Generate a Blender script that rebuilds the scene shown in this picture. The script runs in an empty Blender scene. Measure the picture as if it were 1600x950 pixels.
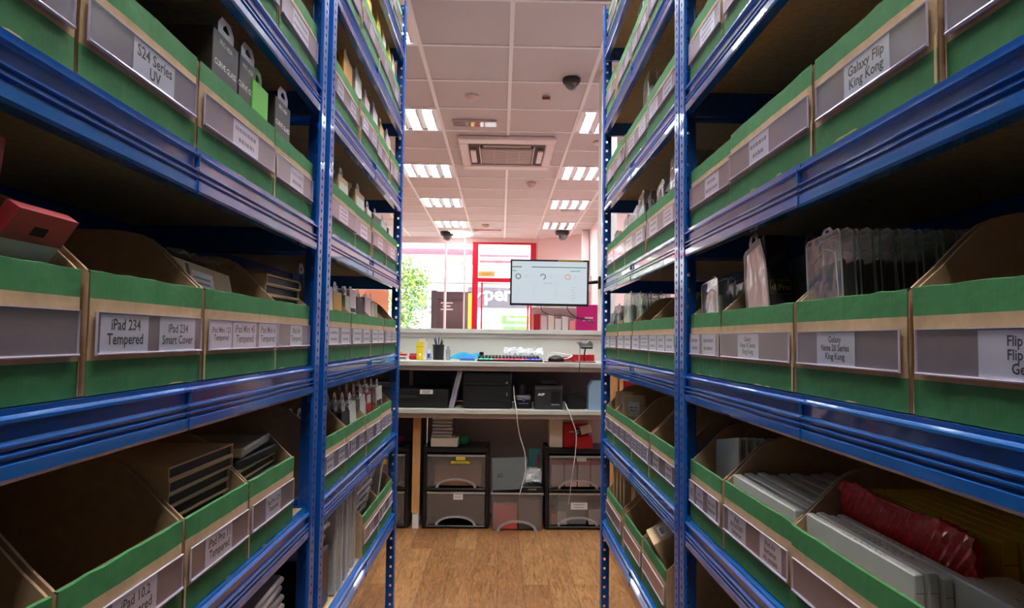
import bpy, math, random
from mathutils import Vector, Matrix
random.seed(7)
R = math.radians
SC = bpy.context.scene
COL = SC.collection

# ------------------------------------------------------------------ camera
F_PX, YAW, PITCH, ROLL = 1038.43, 0.01593, 0.05101, 0.01319
cam_d = bpy.data.cameras.new('camera')
cam_d.sensor_width = 36.0
cam_d.lens = 36.0 * F_PX / 1600.0
cam_d.clip_start = 0.02
cam_d.clip_end = 200
cam = bpy.data.objects.new('camera', cam_d)
COL.objects.link(cam)
_fw = Vector((math.sin(YAW)*math.cos(PITCH), math.cos(YAW)*math.cos(PITCH), math.sin(PITCH)))
_r0 = Vector((math.cos(YAW), -math.sin(YAW), 0))
_u0 = _r0.cross(_fw)
_r = math.cos(ROLL)*_r0 + math.sin(ROLL)*_u0
_u = -math.sin(ROLL)*_r0 + math.cos(ROLL)*_u0
EYE = 1.2
m = Matrix.Identity(4)
for i in range(3):
    m[i][0], m[i][1], m[i][2] = _r[i], _u[i], -_fw[i]
m[2][3] = EYE
cam.matrix_world = m
SC.camera = cam

# ------------------------------------------------------------------ world, sun, exposure
SKY_STRENGTH = 5.5
SHOP_LAMP, ADDED_LAMP = 14.0, 19.0
w = bpy.data.worlds.new('world'); SC.world = w; w.use_nodes = True
bg = w.node_tree.nodes['Background']
bg.inputs[0].default_value = (0.93, 0.97, 1.0, 1); bg.inputs[1].default_value = SKY_STRENGTH
sun_d = bpy.data.lights.new('sun', 'SUN'); sun_d.energy = 1.0; sun_d.angle = R(2); sun_d.color = (1, .96, .9)
sun = bpy.data.objects.new('sun', sun_d); COL.objects.link(sun)
sun.rotation_euler = (R(48), 0, R(-25))
vs = SC.view_settings
vs.view_transform = 'Standard'; vs.look = 'None'; vs.gamma = 1; vs.use_curve_mapping = False
vs.exposure = 1.5

# ------------------------------------------------------------------ materials
def lin(c):
    return tuple(((v/255)/12.92 if v/255 <= .04045 else ((v/255+.055)/1.055)**2.4) for v in c) + (1,)
MATS = {}
def mat(name, rgb, rough=.6, metal=0, noise=0, nscale=30, bump=0, bscale=60, coat=0, spec=None, stretch=None):
    if name in MATS: return MATS[name]
    mt = bpy.data.materials.new(name); mt.use_nodes = True; MATS[name] = mt
    nt = mt.node_tree; b = nt.nodes['Principled BSDF']
    c = lin(rgb)
    b.inputs['Base Color'].default_value = c
    b.inputs['Roughness'].default_value = rough; b.inputs['Metallic'].default_value = metal
    b.inputs['Coat Weight'].default_value = coat
    if spec is not None: b.inputs['Specular IOR Level'].default_value = spec
    tc = nt.nodes.new('ShaderNodeTexCoord'); vec = tc.outputs['Object']
    if stretch:
        mp = nt.nodes.new('ShaderNodeMapping'); mp.inputs['Scale'].default_value = stretch
        nt.links.new(vec, mp.inputs['Vector']); vec = mp.outputs['Vector']
    if noise:
        n = nt.nodes.new('ShaderNodeTexNoise'); n.inputs['Scale'].default_value = nscale; n.inputs['Detail'].default_value = 5
        nt.links.new(vec, n.inputs['Vector'])
        r = nt.nodes.new('ShaderNodeValToRGB')
        r.color_ramp.elements[0].position = .3; r.color_ramp.elements[1].position = .7
        r.color_ramp.elements[0].color = tuple(v*(1-noise) for v in c[:3])+(1,)
        r.color_ramp.elements[1].color = tuple(min(1, v*(1+noise)) for v in c[:3])+(1,)
        nt.links.new(n.outputs['Fac'], r.inputs['Fac']); nt.links.new(r.outputs['Color'], b.inputs['Base Color'])
    if bump:
        n = nt.nodes.new('ShaderNodeTexNoise'); n.inputs['Scale'].default_value = bscale; n.inputs['Detail'].default_value = 4
        nt.links.new(vec, n.inputs['Vector'])
        bp = nt.nodes.new('ShaderNodeBump'); bp.inputs['Strength'].default_value = bump; bp.inputs['Distance'].default_value = .01
        nt.links.new(n.outputs['Fac'], bp.inputs['Height']); nt.links.new(bp.outputs['Normal'], b.inputs['Normal'])
    return mt
def emis(name, rgb, s, base=.8):
    if name in MATS: return MATS[name]
    mt = bpy.data.materials.new(name); mt.use_nodes = True; MATS[name] = mt
    nt = mt.node_tree; b = nt.nodes['Principled BSDF']
    b.inputs['Base Color'].default_value = (base, base, base, 1)
    b.inputs['Emission Color'].default_value = lin(rgb); b.inputs['Emission Strength'].default_value = s
    return mt
def clear(name, tint, opac=.1, refl=.25, rough=.12, bump=0, bscale=40, body=(200, 200, 205)):
    """thin clear plastic or glass: transparent body + milky fraction + fresnel gloss"""
    if name in MATS: return MATS[name]
    mt = bpy.data.materials.new(name); mt.use_nodes = True; MATS[name] = mt
    nt = mt.node_tree; nt.nodes.clear()
    N = nt.nodes.new; Lk = nt.links.new
    out = N('ShaderNodeOutputMaterial'); tr = N('ShaderNodeBsdfTransparent'); tr.inputs[0].default_value = lin(tint)
    df = N('ShaderNodeBsdfDiffuse'); df.inputs[0].default_value = lin(body)
    gl = N('ShaderNodeBsdfGlossy'); gl.inputs['Roughness'].default_value = rough; gl.inputs[0].default_value = (1, 1, 1, 1)
    m1 = N('ShaderNodeMixShader'); m1.inputs[0].default_value = opac
    Lk(tr.outputs[0], m1.inputs[1]); Lk(df.outputs[0], m1.inputs[2])
    lw = N('ShaderNodeLayerWeight'); pw = N('ShaderNodeMath'); pw.operation = 'POWER'; pw.inputs[1].default_value = 3.5
    Lk(lw.outputs['Facing'], pw.inputs[0])
    ad = N('ShaderNodeMath'); ad.operation = 'MULTIPLY_ADD'; ad.inputs[1].default_value = .55; ad.inputs[2].default_value = .03+refl*.08; ad.use_clamp = True
    Lk(pw.outputs[0], ad.inputs[0])
    m2 = N('ShaderNodeMixShader'); Lk(ad.outputs[0], m2.inputs[0]); Lk(m1.outputs[0], m2.inputs[1]); Lk(gl.outputs[0], m2.inputs[2])
    Lk(m2.outputs[0], out.inputs[0])
    if bump:
        tc = N('ShaderNodeTexCoord'); n = N('ShaderNodeTexNoise'); n.inputs['Scale'].default_value = bscale
        bp = N('ShaderNodeBump'); bp.inputs['Strength'].default_value = bump; bp.inputs['Distance'].default_value = .01
        Lk(tc.outputs['Object'], n.inputs['Vector']); Lk(n.outputs['Fac'], bp.inputs['Height'])
        Lk(bp.outputs['Normal'], gl.inputs['Normal']); pass
    return mt
def card_mat(name, rgb):
    """corrugated board: faint vertical flutes and fibre speckle"""
    if name in MATS: return MATS[name]
    mt = mat(name, rgb, rough=.78, noise=.10, nscale=55)
    nt = mt.node_tree; b = nt.nodes['Principled BSDF']
    tc = nt.nodes.new('ShaderNodeTexCoord'); wv = nt.nodes.new('ShaderNodeTexWave'); wv.inputs['Scale'].default_value = 45
    wv.inputs['Distortion'].default_value = .6
    n = nt.nodes.new('ShaderNodeTexNoise'); n.inputs['Scale'].default_value = 14; n.inputs['Detail'].default_value = 6
    ma = nt.nodes.new('ShaderNodeMath'); ma.operation = 'MULTIPLY_ADD'; ma.inputs[1].default_value = .05
    bp = nt.nodes.new('ShaderNodeBump'); bp.inputs['Strength'].default_value = .15; bp.inputs['Distance'].default_value = .006
    nt.links.new(tc.outputs['Object'], wv.inputs['Vector']); nt.links.new(tc.outputs['Object'], n.inputs['Vector'])
    nt.links.new(wv.outputs['Fac'], ma.inputs[0]); nt.links.new(n.outputs['Fac'], ma.inputs[2])
    nt.links.new(ma.outputs[0], bp.inputs['Height']); nt.links.new(bp.outputs['Normal'], b.inputs['Normal'])
    return mt
KRAFT = card_mat('kraft', (190, 160, 124))
KRAFT2 = mat('kraft_box', (218, 190, 148), .75, noise=.06, nscale=20)
GREEN = card_mat('green_print', (58, 130, 76))
TORN = mat('torn_board', (215, 190, 145), .9)
BLUE = mat('blue_enamel', (8, 96, 184), .25, noise=.05, nscale=6, bump=.02, bscale=9, coat=.8)
BLUED = mat('blue_enamel_post', (8, 88, 176), .32, coat=.4, bump=.03, bscale=30)
BOARD = mat('chipboard', (214, 190, 145), .8, noise=.15, nscale=90)
PAPER = mat('label_paper', (222, 230, 244), .55)
INK = mat('ink', (38, 40, 50), .6)
INKF = mat('faded_ink', (120, 126, 142), .6)
FILM = clear('label_film', (250, 246, 250), .05, .5, .14, bump=.12, bscale=9, body=(190, 180, 195))
FILMB = mat('film_back', (132, 120, 126), .4)
LIP = clear('film_lip', (235, 235, 255), .75, .8, .15, body=(225, 220, 245))
CLEAR = clear('clamshell', (236, 240, 240), .08, .6, .1, bump=.35, bscale=14, body=(225, 225, 222))
CLEARE = clear('clamshell_edge', (230, 235, 235), .55, .9, .1, body=(225, 228, 225))
BAG = clear('poly_bag', (240, 243, 245), .38, .9, .25, bump=.6, bscale=26, body=(236, 240, 242))
BLACK = mat('black_plastic', (24, 24, 28), .35)
BLACKM = mat('black_card', (30, 29, 32), .55)
DARK = mat('dark_slot', (22, 18, 18), .8)
WHITE = mat('white_plastic', (236, 236, 232), .4)
WCARD = mat('white_card', (228, 230, 226), .55, noise=.03)
OFFW = mat('cream_card', (228, 222, 205), .6)
GREYC = mat('charcoal_card', (66, 58, 60), .45, noise=.05)
LIME = mat('lime_card', (104, 214, 44), .4)
RED = mat('red_card', (190, 22, 34), .4)
PINKC = mat('rose_card', (170, 56, 66), .45)
YEL = mat('yellow_card', (236, 208, 20), .5)
OCH = mat('ochre_card', (206, 150, 36), .5)
OLIVE = mat('olive_card', (236, 212, 40), .55, noise=.05)
GRGN = mat('sage_card', (168, 178, 164), .5)
NAVY = mat('navy_card', (50, 58, 92), .45)
ROSEW = mat('rose_white_card', (226, 205, 208), .4)
GOLD = mat('gold_ink', (190, 160, 70), .4)
PINK = mat('magenta', (205, 16, 120), .45)
METAL = mat('brushed_metal', (170, 172, 175), .35, metal=.8)
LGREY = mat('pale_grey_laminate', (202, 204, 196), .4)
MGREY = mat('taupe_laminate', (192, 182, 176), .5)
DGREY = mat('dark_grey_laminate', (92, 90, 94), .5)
WOOD = mat('pine_edge', (214, 166, 108), .5, noise=.1, nscale=12, stretch=(8, 8, .8))
REDF = mat('red_frame', (226, 22, 60), .35)
REDD = mat('red_panel', (150, 10, 24), .5)

# ------------------------------------------------------------------ mesh builder
_txt = {}
def text_geo(s):
    if s in _txt: return _txt[s]
    cu = bpy.data.curves.new('t', 'FONT'); cu.body = s; cu.size = 1; cu.align_x = 'CENTER'; cu.space_line = .92
    cu.resolution_u = 2; cu.offset = .018
    o = bpy.data.objects.new('t', cu)
    me = o.to_mesh()
    vs_ = [tuple(v.co) for v in me.vertices]; fs = [tuple(p.vertices) for p in me.polygons]
    o.to_mesh_clear(); bpy.data.objects.remove(o); bpy.data.curves.remove(cu)
    xs = [v[0] for v in vs_]; ys = [v[1] for v in vs_]
    _txt[s] = (vs_, fs, (min(xs), max(xs), min(ys), max(ys)))
    return _txt[s]
class MB:
    def __init__(s): s.v = []; s.f = []; s.mi = []; s.ms = []; s.sm = []
    def mid(s, m):
        if m not in s.ms: s.ms.append(m)
        return s.ms.index(m)
    def add(s, vs, fs, m, M=None, smooth=False):
        o = len(s.v); k = s.mid(m)
        s.v += [tuple(M @ Vector(v)) for v in vs] if M is not None else [tuple(v) for v in vs]
        for f in fs:
            s.f.append(tuple(o+i for i in f)); s.mi.append(k); s.sm.append(smooth)
        return s
    def box(s, x0, x1, y0, y1, z0, z1, m, M=None):
        vs = [(x, y, z) for z in (z0, z1) for y in (y0, y1) for x in (x0, x1)]
        fs = [(0, 2, 3, 1), (4, 5, 7, 6), (0, 1, 5, 4), (2, 6, 7, 3), (0, 4, 6, 2), (1, 3, 7, 5)]
        return s.add(vs, fs, m, M)
    def cbox(s, x0, x1, y0, y1, z0, z1, m, c=.004, M=None):
        """box with chamfered vertical edges and top/bottom rims"""
        c = min(c, (x1-x0)*.3, (y1-y0)*.3, (z1-z0)*.3)
        def ring(d, z):
            a0, a1, b0, b1 = x0+d, x1-d, y0+d, y1-d
            return [(a0+c, b0, z), (a1-c, b0, z), (a1, b0+c, z), (a1, b1-c, z), (a1-c, b1, z), (a0+c, b1, z), (a0, b1-c, z), (a0, b0+c, z)]
        vs = ring(c, z0)+ring(0, z0+c)+ring(0, z1-c)+ring(c, z1)
        fs = [tuple(range(7, -1, -1)), tuple(range(24, 32))]
        for r in range(3):
            for i in range(8):
                j = (i+1) % 8; fs.append((r*8+i, r*8+j, r*8+8+j, r*8+8+i))
        return s.add(vs, fs, m, M)
    def prism(s, pts, a0, a1, m, axis='x', M=None, caps=True):
        """pts: 2D loop; axis x -> (a, p0, p1); y -> (p0, a, p1); z -> (p0, p1, a)"""
        n = len(pts)
        def P(a, p):
            return (a, p[0], p[1]) if axis == 'x' else ((p[0], a, p[1]) if axis == 'y' else (p[0], p[1], a))
        vs = [P(a0, p) for p in pts]+[P(a1, p) for p in pts]
        fs = [(i, (i+1) % n, n+(i+1) % n, n+i) for i in range(n)]
        if caps: fs += [tuple(range(n-1, -1, -1)), tuple(range(n, 2*n))]
        return s.add(vs, fs, m, M)
    def ring(s, outer, inner, y0, y1, m, M=None):
        """plate in the xz plane with a hole; equal-length loops"""
        n = len(outer)
        vs = [(p[0], y0, p[1]) for p in outer]+[(p[0], y0, p[1]) for p in inner]+[(p[0], y1, p[1]) for p in outer]+[(p[0], y1, p[1]) for p in inner]
        fs = []
        for i in range(n):
            j = (i+1) % n
            fs += [(i, j, n+j, n+i), (2*n+i, 3*n+i, 3*n+j, 2*n+j), (i, 2*n+i, 2*n+j, j), (n+i, n+j, 3*n+j, 3*n+i)]
        return s.add(vs, fs, m, M)
    def tube(s, pts, r, m, n=8, M=None):
        pts = [Vector(p) for p in pts]; vs = []; fs = []
        up = Vector((0, 0, 1))
        for i, p in enumerate(pts):
            d = (pts[min(i+1, len(pts)-1)]-pts[max(i-1, 0)]).normalized()
            a = d.cross(up)
            if a.length < .05: a = d.cross(Vector((1, 0, 0)))
            a.normalize(); b = a.cross(d)
            rr = r[i] if isinstance(r, (list, tuple)) else r
            for k in range(n):
                t = 2*math.pi*k/n; vs.append(tuple(p+rr*(math.cos(t)*a+math.sin(t)*b)))
        for i in range(len(pts)-1):
            for k in range(n):
                j = (k+1) % n; fs.append((i*n+k, i*n+j, (i+1)*n+j, (i+1)*n+k))
        fs.append(tuple(range(n-1, -1, -1))); L = (len(pts)-1)*n; fs.append(tuple(range(L, L+n)))
        return s.add(vs, fs, m, M, True)
    def lathe(s, prof, m, n=24, M=None, smooth=True):
        vs = []; fs = []
        for r, z in prof:
            for k in range(n):
                t = 2*math.pi*k/n; vs.append((r*math.cos(t), r*math.sin(t), z))
        for i in range(len(prof)-1):
            for k in range(n):
                j = (k+1) % n; fs.append((i*n+k, i*n+j, (i+1)*n+j, (i+1)*n+k))
        return s.add(vs, fs, m, M, smooth)
    def text(s, t, cx, cz, wmax, hmax, m, y=0, M=None):
        vs, fs, (x0, x1, y0, y1) = text_geo(t)
        k = min(wmax/max(x1-x0, .01), hmax/max(y1-y0, .01)); mx, my = (x0+x1)/2, (y0+y1)/2
        return s.add([(cx+(v[0]-mx)*k, y, cz+(v[1]-my)*k) for v in vs], fs, m, M)
    def build(s, name, parent=None, loc=None, rot=None, M=None):
        me = bpy.data.meshes.new(name); me.from_pydata(s.v, [], s.f)
        for m_ in s.ms: me.materials.append(m_)
        me.polygons.foreach_set('material_index', s.mi); me.polygons.foreach_set('use_smooth', s.sm)
        me.update()
        o = bpy.data.objects.new(name, me); COL.objects.link(o)
        if parent: o.parent = parent
        if loc: o.location = loc
        if rot: o.rotation_euler = rot
        if M is not None: o.matrix_basis = M
        return o
def empty(name, loc=(0, 0, 0), rz=0, M=None):
    o = bpy.data.objects.new(name, None); COL.objects.link(o); o.empty_display_size = .05
    o.location = loc; o.rotation_euler = (0, 0, rz)
    if M is not None: o.matrix_basis = M
    return o
LABELS = {}
def tag(o, label, cat, group=None):
    o['label'] = label; o['category'] = cat
    if group: o['group'] = group
    n = len(label.split())
    if label in LABELS or not 4 <= n <= 16: print('LABEL?', n, label)
    LABELS[label] = 1
    return o
def struct(o): o['kind'] = 'structure'; return o
_kids = {}
def copy_tree(o, parent=None):
    c = o.copy()
    for k in ('label', 'category', 'group'):
        if k in c: del c[k]
    COL.objects.link(c); c.parent = parent
    for ch in o.children: copy_tree(ch, c)
    return c
PROTO = {}
def spawn(key, builder):
    if key not in PROTO:
        PROTO[key] = builder(); return PROTO[key]
    return copy_tree(PROTO[key])
ORD = ['first', 'second', 'third', 'fourth', 'fifth', 'sixth', 'seventh', 'eighth', 'ninth', 'tenth', 'eleventh', 'twelfth', 'thirteenth',
       'fourteenth', 'fifteenth', 'sixteenth', 'seventeenth', 'eighteenth', 'nineteenth', 'twentieth'] + ['twenty-'+x for x in
       ('first', 'second', 'third', 'fourth', 'fifth', 'sixth', 'seventh', 'eighth', 'ninth')] + ['thirtieth']

# ------------------------------------------------------------------ the room
CEIL = EYE+1.94
XC = [.042+.607*k for k in range(-6, 5)]
YR = [4.33+.607*k for k in range(-10, 16)]
def floor_mat():
    mt = bpy.data.materials.new('oak_planks'); mt.use_nodes = True; nt = mt.node_tree; b = nt.nodes['Principled BSDF']
    N = nt.nodes.new; Lk = nt.links.new
    tc = N('ShaderNodeTexCoord'); mp = N('ShaderNodeMapping'); mp.inputs['Rotation'].default_value = (0, 0, R(90))
    br = N('ShaderNodeTexBrick'); br.inputs['Scale'].default_value = 1; br.inputs['Brick Width'].default_value = 1.1; br.inputs['Row Height'].default_value = .125
    br.inputs['Mortar Size'].default_value = .0012; br.inputs['Color1'].default_value = lin((190, 146, 100)); br.inputs['Color2'].default_value = lin((158, 112, 72))
    br.inputs['Mortar'].default_value = lin((120, 84, 54)); br.inputs['Bias'].default_value = -.1
    Lk(tc.outputs['Object'], mp.inputs[0]); Lk(mp.outputs[0], br.inputs['Vector'])
    m2 = N('ShaderNodeMapping'); m2.inputs['Scale'].default_value = (30, 4.5, 1); Lk(tc.outputs['Object'], m2.inputs[0])
    n = N('ShaderNodeTexNoise'); n.inputs['Scale'].default_value = 1.6; n.inputs['Detail'].default_value = 9; n.inputs['Roughness'].default_value = .68; n.inputs['Distortion'].default_value = 1.6
    Lk(m2.outputs[0], n.inputs['Vector'])
    rp = N('ShaderNodeValToRGB'); rp.color_ramp.elements[0].position = .3; rp.color_ramp.elements[0].color = (.40, .36, .31, 1)
    rp.color_ramp.elements[1].position = .68; rp.color_ramp.elements[1].color = (1.25, 1.2, 1.1, 1)
    Lk(n.outputs['Fac'], rp.inputs['Fac'])
    m3 = N('ShaderNodeMapping'); m3.inputs['Scale'].default_value = (3, 1.3, 1); Lk(tc.outputs['Object'], m3.inputs[0])
    n2 = N('ShaderNodeTexNoise'); n2.inputs['Scale'].default_value = 3; n2.inputs['Detail'].default_value = 3; Lk(m3.outputs[0], n2.inputs['Vector'])
    r2 = N('ShaderNodeValToRGB'); r2.color_ramp.elements[0].color = (.75, .72, .68, 1); r2.color_ramp.elements[1].color = (1.15, 1.1, 1.05, 1); Lk(n2.outputs['Fac'], r2.inputs['Fac'])
    x1 = N('ShaderNodeMix'); x1.data_type = 'RGBA'; x1.blend_type = 'MULTIPLY'; x1.inputs[0].default_value = 1
    x2 = N('ShaderNodeMix'); x2.data_type = 'RGBA'; x2.blend_type = 'MULTIPLY'; x2.inputs[0].default_value = 1
    Lk(br.outputs['Color'], x1.inputs[6]); Lk(rp.outputs[0], x1.inputs[7]); Lk(x1.outputs[2], x2.inputs[6]); Lk(r2.outputs[0], x2.inputs[7])
    Lk(x2.outputs[2], b.inputs['Base Color']); b.inputs['Roughness'].default_value = .42
    return mt
CEILM = mat('ceiling_tile', (214, 208, 208), .85, noise=.03, nscale=260)
GRIDM = mat('ceiling_grid', (252, 250, 250), .5)
STOCKW = mat('stockroom_wall', (62, 60, 60), .8)
SHOPW = mat('shop_wall', (244, 214, 212), .7)
def slab(name, x0, x1, y0, y1, z0, z1, m_, parent=None):
    o = MB().box(x0, x1, y0, y1, z0, z1, m_).build(name, parent)
    if parent is None: struct(o)
    return o
XL, XR, YB, YF = -3.2, 1.62, -1.4, 12.9
slab('floor', XL, 2.2, YB, YF, -.1, 0, floor_mat())
slab('ceiling', XL, 2.2, YB, YF+.2, CEIL, CEIL+.12, CEILM)
g = MB()
for x in XC:
    if XL < x < 2.2: g.box(x-.014, x+.014, YB, YF, CEIL-.006, CEIL-.0003, GRIDM)
xs_ = [XL]+[x for x in XC if x > XL]+[2.2]
for y in YR:
    if YB < y < YF:
        for a, b_ in zip(xs_, xs_[1:]): g.box(a+.012, b_-.012, y-.012, y+.012, CEIL-.006, CEIL-.0003, GRIDM)
struct(g.build('trim_1'))
slab('wall_stock_left', -.98, -.93, YB, 3.1, 0, CEIL, STOCKW)
slab('wall_stock_right', .93, .98, YB, 3.1, 0, CEIL, STOCKW)
slab('wall_back', -.98, .98, YB-.1, YB, 0, CEIL, STOCKW)
slab('wall_left', XL-.1, XL, 3.0, YF, 0, CEIL, SHOPW)
slab('wall_right', 1.56, 1.66, 3.0, 12.3, 0, CEIL, SHOPW)
slab('wall_return', .98, 1.56, 3.05, 3.1, 0, CEIL, STOCKW)
slab('wall_return_left', XL, -.98, 3.05, 3.1, 0, CEIL, STOCKW)
# the oblique wall beside the door and the column in front of it
a, b_ = Vector((.70, YF)), Vector((1.47, 12.25)); nrm = Vector((.64, .77))*.06
o = MB().prism([(a.x, a.y), (b_.x, b_.y), (b_.x+nrm.x, b_.y+nrm.y), (a.x+nrm.x, a.y+nrm.y)], 0, CEIL, SHOPW, 'z').build('wall_oblique'); struct(o)
o = MB().cbox(1.42, 1.54, 11.7, 11.85, 0, CEIL, mat('column_white', (240, 226, 224), .5), .01).build('trim_2'); struct(o)
o = MB().cbox(.705, .82, 4.72, 4.86, 0, CEIL, WHITE, .004).build('trim_3'); struct(o)

# ------------------------------------------------------------------ ceiling lamps
TUBE_S = emis('shop_tube', (235, 245, 255), SHOP_LAMP)
TUBE_ADDED = emis('added_tube', (255, 250, 244), ADDED_LAMP)
LOUV = mat('louvre', (225, 222, 224), .3, metal=.6)
def lamp_builder(tm):
    def f():
        r = empty('ceiling_lamp')
        q = MB(); s_ = .295
        q.box(-s_, s_, -s_, s_, -.004, -.002, LOUV)
        for a0, a1, c0, c1 in ((-s_, s_, -s_, -s_+.02), (-s_, s_, s_-.02, s_), (-s_, -s_+.02, -s_+.02, s_-.02), (s_-.02, s_, -s_+.02, s_-.02)):
            q.box(a0, a1, c0, c1, -.012, -.004, LOUV)
        q.build('lamp_housing', r)
        for k in range(4):
            cx = -.21+.14*k
            tb = MB().box(cx-.038, cx+.038, -.27, .27, -.0085, -.0045, tm).build('diffuser', r)
            lv = MB()
            for sx in (-.042, .042): lv.box(cx+sx-.002, cx+sx+.002, -.27, .27, -.028, -.004, LOUV)
            for j in range(10):
                yy = -.25+.055*j
                lv.prism([(yy-.004, -.012), (yy+.004, -.012), (yy, -.026)], cx-.04, cx+.04, LOUV, 'x')
            lv.build('louvre_blades', r)
        return r
    return f
def lamp(x, y, kind, label, group):
    o = spawn('lamp'+kind, lamp_builder(TUBE_S if kind == 's' else TUBE_ADDED)); o.location = (x, y, CEIL)
    tag(o, label, 'ceiling light', group)
rows = [YR[10]-.3035, YR[13]-.3035, YR[16]-.3035, YR[19]-.3035, YR[22]-.3035]
rw = ['nearest', 'second nearest', 'middle', 'second farthest', 'farthest']
for i, y in enumerate(rows):
    lamp(.042-.607*1.5, y, 's', 'louvred square ceiling light, %s of the left column' % rw[i], 'louvred ceiling lights over the shop')
    lamp(.042+.607*1.5, y, 's', 'louvred square ceiling light, %s of the right column' % rw[i], 'louvred ceiling lights over the shop')
for i, y in enumerate((-.6, .9, 2.2, 3.3)):  # aisle lamps are added out of view to light the racks evenly
    lamp(0, y, 'k', 'added unseen louvred ceiling light above the aisle between the racks, %s' % ['rearmost', 'over the camera', 'over the far racks', 'at the aisle end'][i], 'added aisle ceiling lights')

# ------------------------------------------------------------------ shelving units
XF = .434
ZL = [EYE+z for z in (-.80, -.467, -.136, .200, .530, .865, 1.20)]
ZR = [EYE+z for z in (-.82, -.481, -.144, .198, .547, .885, 1.22)]
BH = .066; DEP = .46; POST_H = 2.66
def beam_prof():
    # (outward, z)
    return [(-.018, 0), (0, 0), (.0016, .004), (.0016, .0165), (-.004, .0195), (-.004, .0215), (.0016, .0235), (.0016, .0255), (-.004, .0285), (-.004, .0305),
            (.0016, .0325), (.0016, .0345), (-.004, .0375), (-.0045, .052), (.0022, .0545), (.0022, .0575), (-.0035, .0605), (-.003, .066), (-.018, .066)]
def post_mesh(dy, dx):
    """corner post; corner at origin, aisle flange runs along dy*y at x=0, side flange along dx*x at y=0"""
    q = MB(); t = .0018; Wd = .036
    def strip_y(a, b, z0, z1): q.box(-t/2, t/2, min(dy*a, dy*b), max(dy*a, dy*b), z0, z1, BLUED)
    def strip_x(a, b, z0, z1): q.box(min(dx*a, dx*b), max(dx*a, dx*b), -t/2, t/2, z0, z1, BLUED)
    strip_y(0, .013, 0, POST_H); strip_y(.021, Wd, 0, POST_H)
    strip_x(0, .014, 0, POST_H); strip_x(.023, .036, 0, POST_H)
    z = .0; p = .0195
    while z < POST_H:
        if int(round(z/p)) % 2: strip_y(.013, .021, z, z+.011)
        else: strip_y(.013, .021, z, z+.012)
        z += p
    z = 0; p = .039
    while z < POST_H: strip_x(.014, .023, z, min(z+.029, POST_H)); z += p
    # rolled lips on the free edges
    q.box(min(0, dx*.006), max(0, dx*.006), min(dy*Wd, dy*(Wd+t)), max(dy*Wd, dy*(Wd+t)), 0, POST_H, BLUED)
    q.box(min(dx*.036, dx*.0378), max(dx*.036, dx*.0378), min(0, dy*.006), max(0, dy*.006), 0, POST_H, BLUED)
    # foot
    q.box(min(0, dx*.04), max(0, dx*.04), min(0, dy*.04), max(0, dy*.04), -.0, .004, BLACK)
    return q
def unit(side, y0, y1, zs, label):
    s = -1 if side == 'L' else 1
    xa, xb = s*XF, s*(XF+DEP)
    root = empty('shelving_unit', ((xa+xb)/2, (y0+y1)/2, 0)); ox, oy = (xa+xb)/2, (y0+y1)/2
    tag(root, label, 'shelving unit', 'blue boltless shelving units')
    for (x, sx) in ((xa, s), (xb, -s)):
        for (y, sy) in ((y0, 1), (y1, -1)):
            post_mesh(sy, sx).build('post', root, (x-ox, y-oy, 0))
    pr = beam_prof()
    ym = (y0+y1)/2
    for z in zs:
        for (x, sg) in ((xa+s*.004, -s), (xb-s*.004, s)):
            q = MB()
            e = .001
            q.prism([(sg*p[0], p[1]) for p in pr], y0+.006-oy, ym-oy, BLUE, 'y')
            q.prism([(sg*(p[0]+.0012), p[1]*.99+.0002) for p in pr], ym-oy-.001, y1-.006-oy, BLUE, 'y')
            # pressed locking tab in the middle of the telescoping beam
            q.box(min(sg*-.002, sg*.0036), max(sg*-.002, sg*.0036), ym-oy-.0035, ym-oy-.001, .004, .018, BLUE)
            q.box(min(sg*-.002, sg*.0036), max(sg*-.002, sg*.0036), ym-oy-.0035, ym-oy-.001, .038, .052, BLUE)
            q.build('beam', root, (x-ox, 0, z))
        for (y, sg) in ((y0+.004, -1), (y1-.004, 1)):
            q = MB(); q.prism([(sg*p[0], p[1]) for p in pr], min(xa, xb)+.008-ox, max(xa, xb)-.008-ox, BLUE, 'x')
            q.build('end_beam', root, (0, y-oy, z))
        MB().box(min(xa, xb)+.024-ox, max(xa, xb)-.024-ox, y0+.024-oy, y1-.024-oy, z+BH-.011, z+BH-.001, BOARD).build('shelf_board', root)
unit('L', .30, 1.600, ZL, 'blue metal shelving unit nearest the camera on the left of the aisle')
unit('L', 1.645, 2.868, ZL, 'blue metal shelving unit at the far end of the left row')
unit('R', .33, 1.606, ZR, 'blue metal shelving unit nearest the camera on the right of the aisle')
unit('R', 1.618, 2.866, ZR, 'blue metal shelving unit at the far end of the right row')

# ------------------------------------------------------------------ cardboard bins
XB = .447; BD = .385; HF = .136
SHELF = ['lowest', 'second', 'third', 'fourth', 'fifth', 'sixth', 'top']
def rack(side, y): return ('near' if y < 1.61 else 'far')+(' left' if side == 'L' else ' right')+' rack'
def topz(side, lv): return (ZL if side == 'L' else ZR)[lv]+BH
def W(side, y, d, z): return Vector(((-1 if side == 'L' else 1)*(XB+d), y, z))
def RZ(side): return R(90) if side == 'L' else R(-90)
def MX(side, y, d, z, lean=0, tip=0, spin=0):
    """lean: top away from the camera; tip: top into the rack; spin about vertical (deg)"""
    k = 1 if side == 'L' else -1
    return Matrix.Translation(W(side, y, d, z)) @ Matrix.Rotation(RZ(side)+R(spin), 4, 'Z') @ Matrix.Rotation(R(lean)*k, 4, 'Y') @ Matrix.Rotation(R(-tip), 4, 'X')
BINCOUNT = {}; BINS_AT = []
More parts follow.
